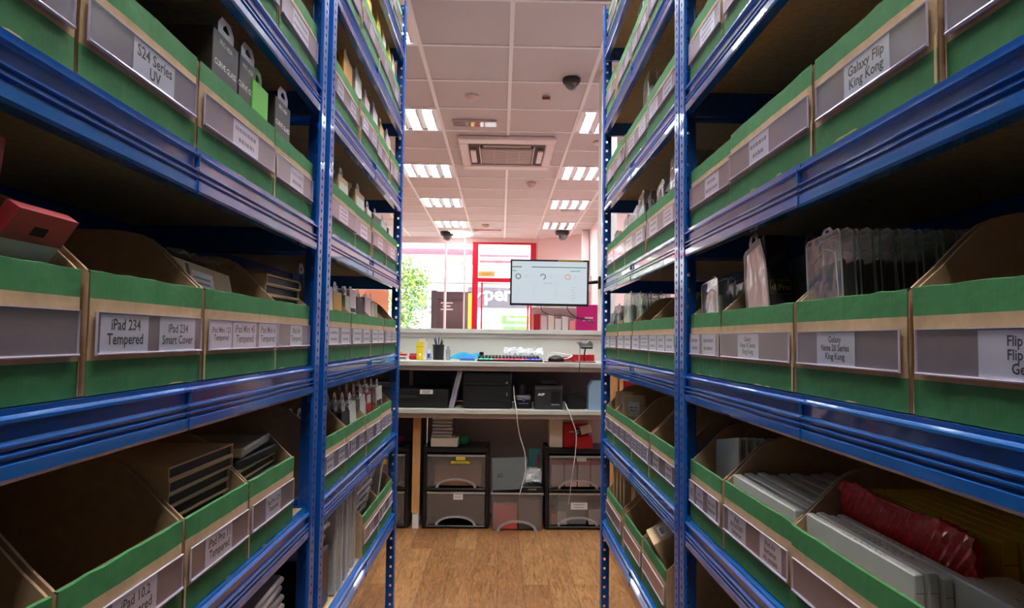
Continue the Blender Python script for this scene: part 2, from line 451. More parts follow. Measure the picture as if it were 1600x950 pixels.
def scribble(q, cx, cz, w_, h_, y, lines=2, m_=None):
    m_ = m_ or INKF
    for i in range(lines):
        lw = w_*random.uniform(.55, .9); z = cz+h_*(.5-(i+.5)/lines)
        x = cx-lw/2
        while x < cx+lw/2-.003:
            wl = random.uniform(.004, .012); q.box(x, min(x+wl, cx+lw/2), y, y+.0001, z-h_/lines*.2, z+h_/lines*.2, m_); x += wl+.003
def bin_(side, lv, y0, y1, cards=(), front=0):
    y1 = min(y1, 2.829 if y1 > 1.62 else 1.564)
    BINS_AT.append((side, lv, y0, y1))
    s = -1 if side == 'L' else 1
    k = (side, lv, y0 > 1.61); BINCOUNT[k] = BINCOUNT.get(k, 0)+1
    g_ = .0025; w_ = (y1-y0)-2*g_; yc = (y0+y1)/2; h = w_/2; t = .004
    z0 = topz(side, lv)+.0012
    off = random.uniform(-.004, .003)+front
    root = empty('storage_bin', M=MX(side, yc, off, z0, spin=random.uniform(-.5, .5)))
    tag(root, 'green-banded cardboard bin, %s from the camera on the %s\'s %s shelf' % (ORD[BINCOUNT[k]-1], rack(side, yc), SHELF[lv]), 'storage bin', 'green-banded cardboard storage bins')
    q = MB()
    # front wall, banded, with a little warp
    nx = 10; zl = [0, .019, .038, .060, .085, .106, .121, HF-.003, HF]
    ph, am = random.uniform(0, 6), random.uniform(.0008, .0025)
    def yo(i, z): return -am*math.sin(math.pi*i/nx)*math.sin(math.pi*min(1, z/HF)) + .0005*math.sin(ph+i*1.7+z*60)
    tw = [random.uniform(-.001, .001) for _ in range(nx+1)]
    vs = []
    for z in zl:
        for i in range(nx+1): vs.append((-h+w_*i/nx, yo(i, z), z+(tw[i] if z >= HF-.004 else 0)))
    def fcs(r0, r1): return [(r*(nx+1)+i, r*(nx+1)+i+1, (r+1)*(nx+1)+i+1, (r+1)*(nx+1)+i) for r in range(r0, r1) for i in range(nx)]
    q.add(vs, fcs(0, 2), GREEN); q.add(vs, fcs(2, 5), KRAFT); q.add(vs, fcs(5, 8), GREEN)
    # rim rolled over to the inside
    rim = [(-h+w_*i/nx, yo(i, HF), HF+tw[i]) for i in range(nx+1)]+[(-h+w_*i/nx, yo(i, HF)+.0035, HF+tw[i]+.001) for i in range(nx+1)]+[(-h+w_*i/nx, yo(i, HF)+.007, HF+tw[i]-.001) for i in range(nx+1)]
    q.add(rim, [(r*(nx+1)+i, r*(nx+1)+i+1, (r+1)*(nx+1)+i+1, (r+1)*(nx+1)+i) for r in range(2) for i in range(nx)], GREEN)
    q.add([(-h, .0065, 0), (h, .0065, 0), (h, .0065, HF), (-h, .0065, HF)], [(3, 2, 1, 0)], KRAFT)
    for _ in range(random.choice((0, 1, 1, 2))):
        x = random.uniform(-h+.02, h-.06); l = random.uniform(.02, .05)
        q.add([(x, -.0025, .0008), (x+l, -.0025, .001), (x+l*.8, -.0026, .0026), (x+l*.3, -.0026, .003)], [(0, 1, 2, 3)], TORN)
    for sx in (-1, 1):
        if random.random() < .5: q.add([(sx*h, -.0014, .001), (sx*(h-.003), -.0026, .001), (sx*(h-.002), -.0026, .05), (sx*h, -.0014, .055)], [(0, 1, 2, 3) if sx < 0 else (3, 2, 1, 0)], TORN)
    q.build('front_wall', root)
    # body: bottom, back, curved side walls
    q = MB(); q.box(-h+t, h-t, .005, BD, .0006, t, KRAFT); q.box(-h+t, h-t, BD-t, BD, t, .222, KRAFT)
    pr = [(.0015, 0), (.0015, HF-.003), (.008, HF+.004), (.030, .160), (.052, .183), (.068, .199), (.082, .210), (.098, .217), (.116, .2205), (.14, .222), (BD, .222), (BD, 0)]
    for sx in (-1, 1):
        q.prism(pr, sx*h-(t if sx > 0 else 0), sx*h+(t if sx < 0 else 0), KRAFT, 'x')
    q.build('tray', root)
    # clear label holder with its cards
    if cards is not None:
        hw = h-random.uniform(.004, .012); hh = h-random.uniform(.004, .010); zb, zt = .0445, .0915
        hs = MB(); hs.box(-hw, hh, -.0032, -.0026, zb, zt, FILMB)
        q = hs
        q.add([(-hw, -.0056, zb+.003), (hh, -.0056, zb+.003), (hh, -.0056, zt-.001), (-hw, -.0056, zt-.001)], [(0, 1, 2, 3)], FILM)
        q.prism([(-.0026, zb-.001), (-.0062, zb-.001), (-.0068, zb+.0004), (-.0062, zb+.0018), (-.0026, zb+.0018)], -hw, hh, LIP, 'x')
        q.box(-hw, hh, -.0058, -.0026, zt-.0004, zt+.0005, LIP)
        q.box(-hw, -hw+.0005, -.0056, -.0026, zb, zt, LIP); q.box(hh-.0005, hh, -.0056, -.0026, zb, zt, LIP)
        ho = q.build('label_holder', root)
        for (cy, cw, tx) in cards:
            lx = (cy-yc)*(1 if side == 'L' else -1); c0, c1 = max(lx-cw/2, -hw+.002), min(lx+cw/2, hh-.002)
            cq = MB(); cq.box(c0, c1, -.0042, -.0036, zb+.002, zt-.002, PAPER)
            if tx: cq.text(tx, (c0+c1)/2, (zb+zt)/2, (c1-c0)*.86, .034 if '\n' in tx else .012, INK, -.0044)
            else: scribble(cq, (c0+c1)/2, (zb+zt)/2, c1-c0, .034, -.0044, random.choice((2, 2, 3)))
            cq.build('paper_label', ho)
    return root
def blanks(y0, y1, n, w_=.07):
    return [(y0+(y1-y0)*(i+.5)/n, min(w_, (y1-y0)/n*.85), None) for i in range(n)]
BINS = [
 ('L', 1, .415, .688, [(.60, .08, None)]), ('L', 1, .691, .962, [(.835, .10, 'iPad 10.2\nTempered')]), ('L', 1, .965, 1.206, [(1.077, .10, 'iPad Pro 11\nTempered')]), ('L', 1, 1.209, 1.470, [(1.332, .085, 'iPad Pro 12.9\nTempered')]),
 ('L', 2, .43, .716, [(.50, .16, None)]), ('L', 2, .722, .997, [(.79, .10, 'iPad 234\nTempered'), (.918, .10, 'iPad 234\nSmart Cover')]),
 ('L', 2, 1.000, 1.316, [(1.052, .085, 'iPad Mini 123\nTempered'), (1.150, .10, 'iPad Mini 45\nTempered'), (1.259, .09, 'iPad Mini 6\nTempered')]),
 ('L', 2, 1.319, 1.560, [(1.45, .085, 'iPad Air\nTempered')]),
 ('L', 3, .415, .686, []), ('L', 3, .690, .962, [(.838, .10, 'S24 Series\nUV')]), ('L', 3, .966, 1.290, [(1.14, .11, None)]), ('L', 3, 1.294, 1.560, [(1.43, .09, None)]),
 ('L', 4, 1.01, 1.284, [(1.15, .10, None)]), ('L', 4, 1.288, 1.560, [(1.42, .11, None)]),
 ('L', 0, 2.238, 2.508, blanks(2.24, 2.5, 1)), ('L', 0, 2.512, 2.850, blanks(2.53, 2.84, 2)),
 ('L', 1, 1.69, 1.955, blanks(1.70, 1.95, 2)), ('L', 1, 1.958, 2.232, blanks(1.97, 2.22, 2)), ('L', 1, 2.236, 2.50, blanks(2.24, 2.5, 2)), ('L', 1, 2.504, 2.77, blanks(2.51, 2.76, 3)),
 ('L', 2, 1.69, 1.980, blanks(1.70, 1.97, 2, .1)), ('L', 2, 1.984, 2.266, blanks(1.99, 2.26, 2, .1)), ('L', 2, 2.27, 2.525, blanks(2.28, 2.52, 2, .1)), ('L', 2, 2.53, 2.862, blanks(2.54, 2.85, 2, .1)),
 ('L', 3, 1.69, 2.015, blanks(1.70, 2.0, 1, .1)), ('L', 3, 2.019, 2.25, blanks(2.02, 2.25, 1, .1)), ('L', 3, 2.254, 2.542, blanks(2.26, 2.54, 1, .1)), ('L', 3, 2.546, 2.83, blanks(2.55, 2.82, 1, .1)),
 ('L', 4, 1.69, 2.025, blanks(1.70, 2.02, 2)), ('L', 4, 2.03, 2.30, blanks(2.03, 2.30, 2)), ('L', 4, 2.304, 2.588, blanks(2.3, 2.58, 2)), ('L', 4, 2.592, 2.85, blanks(2.6, 2.84, 1)),
 ('L', 5, 1.72, 2.01, []), ('L', 5, 2.014, 2.304, blanks(2.02, 2.3, 1)), ('L', 5, 2.308, 2.58, blanks(2.31, 2.57, 1)), ('L', 5, 2.584, 2.852, blanks(2.59, 2.85, 1)),
 ('L', 6, 2.0, 2.28, []), ('L', 6, 2.284, 2.56, blanks(2.29, 2.55, 1)), ('L', 6, 2.564, 2.84, []),
 ('R', 1, .600, 1.020, [(.70, .09, None)]), ('R', 1, 1.024, 1.330, [(1.251, .09, 'iPad\nAir5/6/7/8/9\nBatteries'), (1.099, .085, 'iPad Air\nBatteries\nAll models')]),
 ('R', 1, 1.334, 1.58, [(1.548, .055, 'iPad Mini\nBatteries\nAll models'), (1.476, .05, 'iPad 2\nBatteries'), (1.392, .055, 'iPad 3/4\nBatteries')]),
 ('R', 2, .43, .716, [(.56, .10, 'Flip 4\nFlip 5\nGel')]), ('R', 2, .722, 1.003, [(.877, .10, 'Galaxy\nNote 20 Series\nKing Kong')]), ('R', 2, 1.006, 1.345, [(1.188, .10, 'Galaxy\nNote 10 Series\nKing Kong')]), ('R', 2, 1.35, 1.58, [(1.52, .07, None), (1.42, .09, None)]),
 ('R', 3, .39, .653, []), ('R', 3, .657, .927, [(.787, .10, 'Galaxy Flip\nKing Kong')]), ('R', 3, .931, 1.276, [(1.124, .085, None)]), ('R', 3, 1.28, 1.585, [(1.40, .09, None)]),
 ('R', 4, 1.03, 1.318, [(1.18, .10, None)]), ('R', 4, 1.322, 1.585, [(1.42, .10, None)]),
 ('R', 0, 1.80, 2.095, []), ('R', 0, 2.10, 2.39, []), ('R', 0, 2.44, 2.79, []),
 ('R', 1, 1.665, 1.98, blanks(1.68, 1.97, 2)), ('R', 1, 1.984, 2.26, blanks(1.99, 2.25, 3)), ('R', 1, 2.264, 2.62, blanks(2.27, 2.61, 3)), ('R', 1, 2.624, 2.862, blanks(2.63, 2.86, 2)),
 ('R', 2, 1.665, 1.985, blanks(1.68, 1.98, 3, .09)), ('R', 2, 1.99, 2.255, blanks(1.99, 2.25, 2, .1)), ('R', 2, 2.26, 2.535, blanks(2.26, 2.53, 2, .1)), ('R', 2, 2.54, 2.85, blanks(2.55, 2.84, 2, .1)),
 ('R', 3, 1.665, 2.04, blanks(1.68, 2.03, 2, .1)), ('R', 3, 2.044, 2.385, blanks(2.05, 2.38, 2, .1)), ('R', 3, 2.39, 2.63, blanks(2.4, 2.62, 1, .1)), ('R', 3, 2.634, 2.85, blanks(2.64, 2.84, 1, .1)),
 ('R', 4, 1.665, 2.01, blanks(1.68, 2.0, 2, .1)), ('R', 4, 2.015, 2.38, blanks(2.02, 2.37, 2, .1)), ('R', 4, 2.385, 2.62, blanks(2.4, 2.6, 1)), ('R', 4, 2.624, 2.85, blanks(2.63, 2.84, 1)),
 ('R', 5, 1.70, 2.01, blanks(1.71, 2.0, 2)), ('R', 5, 2.015, 2.30, blanks(2.02, 2.3, 2)), ('R', 5, 2.305, 2.58, blanks(2.31, 2.57, 2)), ('R', 5, 2.585, 2.85, blanks(2.6, 2.84, 1)),
 ('R', 6, 2.02, 2.30, []), ('R', 6, 2.305, 2.58, blanks(2.31, 2.57, 1)), ('R', 6, 2.585, 2.85, []),
]
for bn in BINS: bin_(*bn)

# ------------------------------------------------------------------ packages in the bins
CNT = {}
def wall_h(d):
    """height of a bin's side wall at a depth behind its front"""
    P = [(-1, 0), (0, .137), (.008, .140), (.030, .160), (.052, .183), (.068, .199), (.098, .217), (.14, .222), (.385, .222)]
    for (a, h), (b, k) in zip(P, P[1:]):
        if d <= b: return h+(k-h)*(d-a)/(b-a)
    return 0
def settle(o, M0, side, lv, y, z):
    """nudge a package so that it stands inside its own bin and on its floor"""
    bn = [b for b in BINS_AT if b[0] == side and b[1] == lv and b[2] <= y <= b[3]]
    vs = [v.co.copy() for v in o.data.vertices] if o.type == 'MESH' else []
    for ch in o.children:
        if ch.type == 'MESH': vs += [v.co.copy() for v in ch.data.vertices]
    if not vs: return M0
    lo = [min(v[i] for v in vs) for i in range(3)]; hi = [max(v[i] for v in vs) for i in range(3)]
    P = [Vector((lo[0]+(hi[0]-lo[0])*i/2, lo[1]+(hi[1]-lo[1])*j/2, lo[2]+(hi[2]-lo[2])*k/8)) for i in range(3) for j in range(3) for k in range(9)]
    W_ = [M0 @ p for p in P]; zt = topz(side, lv); sg = -1 if side == 'L' else 1
    base = .0062 if bn else .0005
    dz = max(0, base-min(p.z-zt for p in W_))
    if z < .02: dz = base-min(p.z-zt for p in W_)
    dd = 0; dy = 0
    if bn:
        D = [sg*p.x-XB for p in W_]; H = [p.z-zt+dz for p in W_]
        dd = max([0]+[.0125-d_ for d_, h_ in zip(D, H) if h_ < .141]+[.014-d_ for d_, h_ in zip(D, H) if h_ > .250])
        D = [d_+dd for d_ in D]
        low = [p.y for p, d_, h_ in zip(W_, D, H) if h_ < wall_h(d_)+.022]
        if low:
            a_, b_ = bn[0][2]+.0092-min(low), bn[0][3]-.0092-max(low)
            dy = a_ if a_ > 0 else (b_ if b_ < 0 else 0)
            if a_ > 0 and b_ < 0: print('WIDE', o.name, side, lv, y, a_, b_); dy = (a_+b_)/2
    return Matrix.Translation((sg*dd, dy, dz)) @ M0
def put(o, side, lv, y, d, z, desc, cat, group=None, lean=0, tip=0, spin=0):
    z += .0015
    M0 = MX(side, y, d, topz(side, lv)+z, lean, tip, spin)
    o.matrix_basis = settle(o, M0, side, lv, y, z)
    key = (desc, rack(side, y), lv); CNT[key] = CNT.get(key, 0)+1
    tag(o, '%s, %s along %s\'s %s shelf' % (desc, ORD[CNT[key]-1], rack(side, y), SHELF[lv]), cat, group)
    return o
def tab_geo(q, cx, zt, w_, h_, y0, y1, m_, M=None):
    """card hang tab with a euro slot"""
    o_ = [(-w_/2, 0), (0, 0), (w_/2, 0), (w_/2, h_*.55), (w_*.28, h_), (0, h_), (-w_*.28, h_), (-w_/2, h_*.55)]
    i_ = [(-w_*.2, h_*.35), (0, h_*.33), (w_*.2, h_*.35), (w_*.2, h_*.5), (w_*.07, h_*.7), (0, h_*.78), (-w_*.07, h_*.7), (-w_*.2, h_*.5)]
    q.ring([(cx+a, zt+b) for a, b in o_], [(cx+a, zt+b) for a, b in i_], y0, y1, m_, M)
def hangbox(w_, d_, h_, m_, tabm, tabw=.04, tabh=.034, txt=None, face='front', tm=None, band=None):
    """carton: w along the aisle, d into the rack, h up; tab on top"""
    def f():
        q = MB(); q.cbox(-w_/2, w_/2, 0, d_, 0, h_, m_, .0015)
        if txt:
            for (t_, cz, ww, hh) in txt: q.text(t_, 0, cz, ww, hh, tm or GRGN, -.0003)
        if band: q.box(-w_/2+.0005, w_/2-.0005, -.0003, .0001, band[1], band[2], band[0])
        o = q.build('carton')
        t = MB(); tab_geo(t, 0, h_-.001, tabw, tabh, .001, .0018, tabm); t.build('hang_tab', o)
        return o
    return f
RZ90 = Matrix.Rotation(R(90), 4, 'Z')
def filed(th, w_, h_, m_, tabm, tabh=.026, side_m=None, strip=None):
    """thin package filed along the aisle: th along the aisle, w into the rack; tab facing along the aisle"""
    def f():
        q = MB(); q.cbox(-th/2, th/2, 0, w_, 0, h_, m_, .001)
        if strip: q.box(-th/2-.0003, th/2+.0003, w_*.12, w_*.5, h_*strip[1], h_*strip[2], strip[0])
        o = q.build('package')
        if tabh:
            t = MB(); Mm = Matrix.Translation((0, w_/2, 0)) @ RZ90
            tab_geo(t, 0, h_-.001, .034, tabh, -.0005, .0005, tabm, Mm); t.build('hang_tab', o)
        return o
    return f
def clamshell(th, w_, h_, inner):
    def f():
        q = MB()
        prf = [(-th/2, .004), (-th/2+.003, 0), (th/2-.003, 0), (th/2, .004), (th/2, h_-.006), (th/2-.004, h_), (-th/2+.004, h_), (-th/2, h_-.006)]
        q.prism(prf, .004, w_-.004, CLEAR, 'y')
        # moulded rim frame
        for (a0, a1, b0, b1) in ((0, .0022, 0, h_), (w_-.0022, w_, 0, h_), (.0022, w_-.0022, 0, .0022), (.0022, w_-.0022, h_-.0022, h_)):
            q.box(-th/2-.0004, -th/2+.0016, a0, a1, b0, b1, CLEARE); q.box(th/2-.0016, th/2+.0004, a0, a1, b0, b1, CLEARE)
        # embossed arch
        for sx in (-1, 1):
            pts = [(sx*(th/2+.0005), w_*.5+w_*.3*math.cos(t), h_*.30+h_*.28*math.sin(t)) for t in [math.pi*i/8 for i in range(9)]]
            q.tube(pts, .0009, CLEARE, 5)
        o = q.build('clamshell')
        if inner:
            i = MB(); i.cbox(-th*.28, th*.28, w_*.18, w_*.82, .008, h_*.80, inner, .003); i.build('phone_case', o)
        t = MB(); Mm = Matrix.Translation((0, w_/2, 0)) @ RZ90
        tab_geo(t, 0, h_-.001, .030, .014, -.0006, .0006, CLEARE, Mm); t.build('hang_tab', o)
        return o
    return f
def sleeve(w_, d_, th):
    """flat kraft sleeve box lying down, dark open edge to the aisle"""
    def f():
        q = MB(); t = .0026
        q.box(-w_/2, w_/2, 0, d_, 0, t, KRAFT2); q.box(-w_/2, w_/2, 0, d_, th-t, th, KRAFT2)
        q.box(-w_/2, -w_/2+t, 0, d_, t, th-t, KRAFT2); q.box(w_/2-t, w_/2, 0, d_, t, th-t, KRAFT2); q.box(-w_/2+t, w_/2-t, d_-t, d_, t, th-t, KRAFT2)
        o = q.build('sleeve_box')
        MB().box(-w_/2+t+.001, w_/2-t-.001, .0035, d_-.01, t+.0005, th-t-.0005, BLACKM).build('tray_insert', o)
        return o
    return f
def slabbox(w_, th, h_, m_, notes=False):
    """slim box filed upright with its long side along the aisle"""
    def f():
        q = MB(); q.cbox(-w_/2, w_/2, 0, th, 0, h_, m_, .0014)
        q.box(-w_/2-.0002, -w_/2, .001, th-.001, h_*.86, h_*.865, INKF); q.box(w_/2, w_/2+.0002, .001, th-.001, h_*.86, h_*.865, INKF)
        if notes:
            for i in range(2):
                x = -w_*.15+random.uniform(0, .03)
                while x < w_*.25:
                    l = random.uniform(.003, .008); q.box(x, x+l, th*(.3+.3*i), th*(.3+.3*i)+.0008, h_, h_+.0002, INKF); x += l+random.uniform(.003, .012)
        return q.build('slim_box')
    return f

# left rack, near bay --------------------------------------------------------
# second shelf: stack of kraft sleeve boxes, then a lower heap with black cases
zz = .006
for i in range(10):
    put(spawn('sleeveA', sleeve(.222, .19, .0198)), 'L', 1, 1.087+random.uniform(-.004, .004), .022+.0022*(9-i)+random.uniform(0, .004), zz, 'flat kraft sleeve box in the tall pile', 'sleeve box', 'pile of flat kraft sleeve boxes', spin=random.uniform(-1, 1)); zz += .0201
zz = .006
for i in range(8):
    key, bld, ds = ('sleeveB', sleeve(.215, .17, .0185), 'kraft sleeve box in the loose pile') if i in (0, 1, 2, 6) else ('blackcase', hangbox(.22, .16, .0175, BLACKM, BLACKM, .03, .0) if False else (lambda: MB().cbox(-.11, .11, 0, .165, 0, .0172, BLACKM, .003).build('tablet_case')), 'black tablet case in the loose pile')
    put(spawn(key, bld), 'L', 1, 1.339+random.uniform(-.006, .006)+(.0 if i < 6 else .006), .022+(.0 if i < 6 else .01), zz, ds, 'tablet case' if 'black' in ds else 'sleeve box', 'loose pile in the third bin', spin=random.uniform(-3, 3)); zz += .0205
def bagcase():
    o = MB().cbox(-.10, .10, 0, .15, 0, .012, KRAFT2, .002).build('sleeve_box')
    MB().cbox(-.104, .104, -.004, .154, -.001, .0165, BAG, .004).build('plastic_wrap', o)
    return o
put(spawn('bagcase', bagcase), 'L', 1, 1.335, .035, zz+.004, 'shrink-wrapped kraft case topping the loose pile', 'tablet case', spin=6)
# third shelf: red packs, empty bin, leaning kraft boxes with plastic, stack
def redpack():
    q = MB(); q.cbox(-.043, .043, 0, .014, 0, .215, WCARD, .0015); q.box(-.0433, .0433, -.0004, .0144, .182, .2151, PINKC)
    q.box(-.010, .010, -.0006, 0, .190, .200, DARK); q.ring([(-.020, .148), (0, .148), (.020, .148), (.023, .155), (.020, .162), (0, .162), (-.020, .162), (-.023, .155)], [(-.018, .1495), (0, .1495), (.018, .1495), (.021, .155), (.018, .1605), (0, .1605), (-.018, .1605), (-.021, .155)], -.0006, 0, PINKC)
    scribble(q, 0, .155, .03, .007, -.0006, 1, PINKC)
    return q.build('carton')
def redplain():
    q = MB(); q.cbox(-.05, .05, 0, .014, 0, .185, RED, .0015); o = q.build('carton')
    t = MB(); tab_geo(t, 0, .184, .04, .03, .006, .0068, RED); t.build('hang_tab', o); return o
for (yy, d, z, lean, tip, spin, kd) in ((.660, .120, .006, 0, -34, 0, 0), (.556, .020, .075, 8, 0, 4, 1), (.575, .190, .006, 4, 0, 4, 1), (.545, .075, .050, 6, 0, 6, 1), (.500, .110, .006, 4, 4, 0, 1), (.645, .230, .006, 2, 0, 2, 0)):
    put(spawn('red%d' % kd, redplain if kd else redpack), 'L', 2, yy, d, z, ('bright red hang pack with slot' if kd else 'rose and white hang pack'), 'package', 'red packs heaped in the nearest bin', lean, tip, spin)
def leanbox():
    q = MB(); w_, h_, th, t = .225, .172, .022, .0026
    q.box(-w_/2, w_/2, 0, t, 0, h_, KRAFT2); q.box(-w_/2, w_/2, th-t, th, 0, h_, KRAFT2); q.box(-w_/2, w_/2, t, th-t, 0, t, KRAFT2); q.box(-w_/2, w_/2, t, th-t, h_-t, h_, KRAFT2)
    o = q.build('sleeve_box'); MB().box(-w_/2+.004, w_/2-.004, t+.0005, th-t-.0005, t+.0005, h_-t-.0005, BLACKM).build('tray_insert', o)
    q = MB(); q.box(-.045, .035, -.0004, 0, h_-.06, h_-.012, WCARD)
    for i in range(4): q.box(-.04, .01+.004*i, -.0006, -.0003, h_-.052+.009*i, h_-.049+.009*i, INKF)
    q.box(-.062, -.052, -.0004, 0, .03, h_-.004, BLACKM)
    q.build('address_label', o); return o
for i, (yy, d, tp) in enumerate(((1.118, .020, 14), (1.135, .052, 14), (1.145, .084, 14), (1.165, .116, 14))):
    put(spawn('leanbox', leanbox), 'L', 2, yy, d, .010, 'kraft sleeve box standing on edge', 'sleeve box', 'leaning kraft sleeve boxes', lean=3, tip=tp)
def crinkle(w_, d_, m_, n=14, amp=.006, th=.0008, nm='plastic_bag'):
    q = MB(); vs = []; rr = random.Random(3)
    hs = [[rr.uniform(-amp, amp) for _ in range(n+1)] for _ in range(n+1)]
    for k in (0, 1):
        for j in range(n+1):
            for i in range(n+1): vs.append((-w_/2+w_*i/n+hs[j][i]*.3, d_*j/n+hs[i][j]*.3, hs[i][j]-k*th))
    fs = []; Q = (n+1)**2
    for j in range(n):
        for i in range(n):
            a_ = j*(n+1)+i; fs += [(a_, a_+1, a_+n+2, a_+n+1), (Q+a_, Q+a_+n+1, Q+a_+n+2, Q+a_+1)]
    q.add(vs, fs, m_, smooth=True); return q.build(nm)
o = crinkle(.26, .11, BAG); tag(o, 'crumpled clear plastic sleeve lying over the leaning kraft boxes', 'plastic bag'); o.matrix_basis = MX('L', 1.155, .06, topz('L', 2)+.200, 1, 0, 0)
zz = .006
for i in range(9):
    put(spawn('sleeveC', sleeve(.212, .18, .0202)), 'L', 2, 1.440+random.uniform(-.003, .003), .020+.0015*(8-i)+random.uniform(0, .003), zz, 'flat kraft sleeve box in the pile', 'sleeve box', 'pile of kraft boxes beside the post', spin=random.uniform(-1, 1)); zz += .0206
# fourth shelf: charcoal cartons with white tabs and one lime card
CG = [('CURVE GLASS', .10, .085, .022), ('PRO ASIA', .155, .05, .01)]
for (yy, d, h_, ww, txt_) in ((1.085, .030, .216, .102, CG), (1.180, .030, .218, .078, CG), (1.368, .030, .210, .095, CG)):
    put(spawn('cg%.3f' % h_, hangbox(ww, .10, h_, GREYC, WHITE, .062, .03, txt=[(t_, h_*.76 if k == 0 else h_*.93, w2, h2) for k, (t_, _, w2, h2) in enumerate(txt_)], tm=WHITE)), 'L', 3, yy, d-.02, .006, 'charcoal carton with white hang tab', 'carton', 'charcoal cartons with white tabs')
put(spawn('cgback', hangbox(.075, .08, .20, BLACKM, WHITE, .05, .042)), 'L', 3, 1.24, .14, .006, 'black carton behind the lime one', 'carton')
def limecard():
    q = MB(); q.cbox(-.041, .041, 0, .02, 0, .198, LIME, .002); o = q.build('carton')
    t = MB(); t.ring([(-.025, .194), (0, .194), (.025, .194), (.025, .215), (.018, .226), (0, .229), (-.018, .226), (-.025, .215)], [(-.009, .204), (0, .202), (.009, .204), (.009, .212), (.006, .216), (0, .218), (-.006, .216), (-.009, .212)], .008, .0095, LIME); t.build('hang_tab', o); return o
o = put(spawn('lime', limecard), 'L', 3, 1.276, .012, .006, 'bright lime green carton with round hang slot', 'carton')

# left rack, far bay ---------------------------------------------------------
def run(side, lv, spec, y0, d=.02, z=.006, group=None):
    y = y0
    for (key, bld, th, n, desc, lean, dd) in spec:
        for i in range(n):
            put(spawn(key, bld), side, lv, y+th/2, d+dd+random.uniform(0, .008), z, desc, 'package', (group or 'packages filed on the %s %s shelf' % (rack(side, y), SHELF[lv])), lean=lean+random.uniform(-1.5, 1.5))
            y += th+.003
    return y
def face(w_, th, h_, m_, tabm=WHITE, tabh=.03, strip=None):
    def f():
        q = MB(); q.cbox(-w_/2, w_/2, 0, th, 0, h_, m_, .001)
        if strip: q.box(-w_*.4, w_*.4, -.0004, 0, h_*strip[1], h_*strip[2], strip[0])
        o = q.build('package')
        if tabh:
            t = MB(); tab_geo(t, 0, h_-.001, min(.04, w_*.6), tabh, th*.4, th*.4+.0008, tabm); t.build('hang_tab', o)
        return o
    return f
def rows(side, lv, specs):
    for (y0, y1, h_, m_, n, desc, kw) in specs:
        kw = dict(kw); th = kw.pop('th', .016); d = kw.pop('d', .012); lean = kw.pop('lean', 0); tip = kw.pop('tip', 3); w_ = y1-y0-.004
        key = 'face%s%.3f%.3f%.3f%s' % (m_.name, w_, h_, th, kw)
        for i in range(n):
            put(spawn(key, face(w_, th, h_, m_, **kw)), side, lv, (y0+y1)/2, d+(th+.008)*i, .006, desc, 'package', 'hang packs filed on %s %s shelf' % (rack(side, y0), SHELF[lv]), lean=lean+random.uniform(-.8, .8), tip=tip)
rows('L', 2, [(1.70, 1.79, .222, WCARD, 3, 'tall white hang pack', {}), (1.79, 1.85, .198, ROSEW, 3, 'rosy white hang pack', {}), (1.852, 1.955, .188, OCH, 8, 'ochre hang pack', dict(strip=(GREYC, .55, .72))),
  (1.995, 2.055, .185, GRGN, 7, 'sage green hang pack', {}), (2.058, 2.150, .208, ROSEW, 6, 'pale rose hang pack', dict(strip=(BLACKM, .66, .72), tabh=.012)), (2.155, 2.255, .190, BLACKM, 6, 'black hang pack with white tab', {}),
  (2.285, 2.390, .197, ROSEW, 5, 'pale pink hang pack', dict(tabh=.02)), (2.392, 2.46, .188, KRAFT2, 4, 'kraft hang pack', {}), (2.462, 2.515, .184, GRGN, 3, 'small sage pack', dict(tabh=.01))])
rows('L', 3, [(1.88, 2.005, .190, KRAFT2, 8, 'kraft pack with white tab', dict(strip=(WCARD, .5, .9))), (2.10, 2.245, .198, KRAFT2, 7, 'broad kraft pack with white tab', dict(strip=(WCARD, .5, .9))),
  (2.28, 2.36, .17, WCARD, 2, 'short white pack', {}), (2.40, 2.53, .172, NAVY, 7, 'dark blue hang pack', {}), (2.56, 2.68, .178, WCARD, 5, 'white hang pack', {}), (2.70, 2.73, .17, BLACKM, 1, 'thin black pack', {})])
rows('L', 4, [(1.90, 2.015, 0.225, OCH, 5, 'ochre pack with white tab', dict(lean=6)), (2.04, 2.135, 0.235, WCARD, 6, 'white pack with pointed tab', dict(lean=8)), (2.185, 2.27, 0.210, ROSEW, 5, 'rosy pack with pointed tab', dict(lean=8)),
  (2.32, 2.415, 0.220, WCARD, 5, 'white pack with pointed tab', dict(lean=10)), (2.47, 2.55, 0.205, KRAFT2, 3, 'tan pack with white tab', dict(lean=8)), (2.60, 2.70, 0.210, WCARD, 4, 'white pack with pointed tab', dict(lean=10)), (2.72, 2.79, 0.120, PINKC, 1, 'small red pack', dict(tabh=0, lean=10))])
rows('L', 5, [(2.17, 2.28, 0.230, YEL, 3, 'bright yellow pack', dict(tabm=YEL, lean=4)), (2.34, 2.42, 0.240, YEL, 2, 'bright yellow pack', dict(tabm=YEL, lean=14)), (2.475, 2.545, 0.230, OFFW, 3, 'cream pack', dict(lean=14)),
  (2.60, 2.665, 0.230, YEL, 1, 'bright yellow pack', dict(tabm=YEL, lean=12)), (2.68, 2.745, 0.240, OFFW, 5, 'cream pack', dict(lean=16)), (2.79, 2.82, 0.200, PINKC, 1, 'small red box', dict(tabh=0, lean=8, d=.0))])
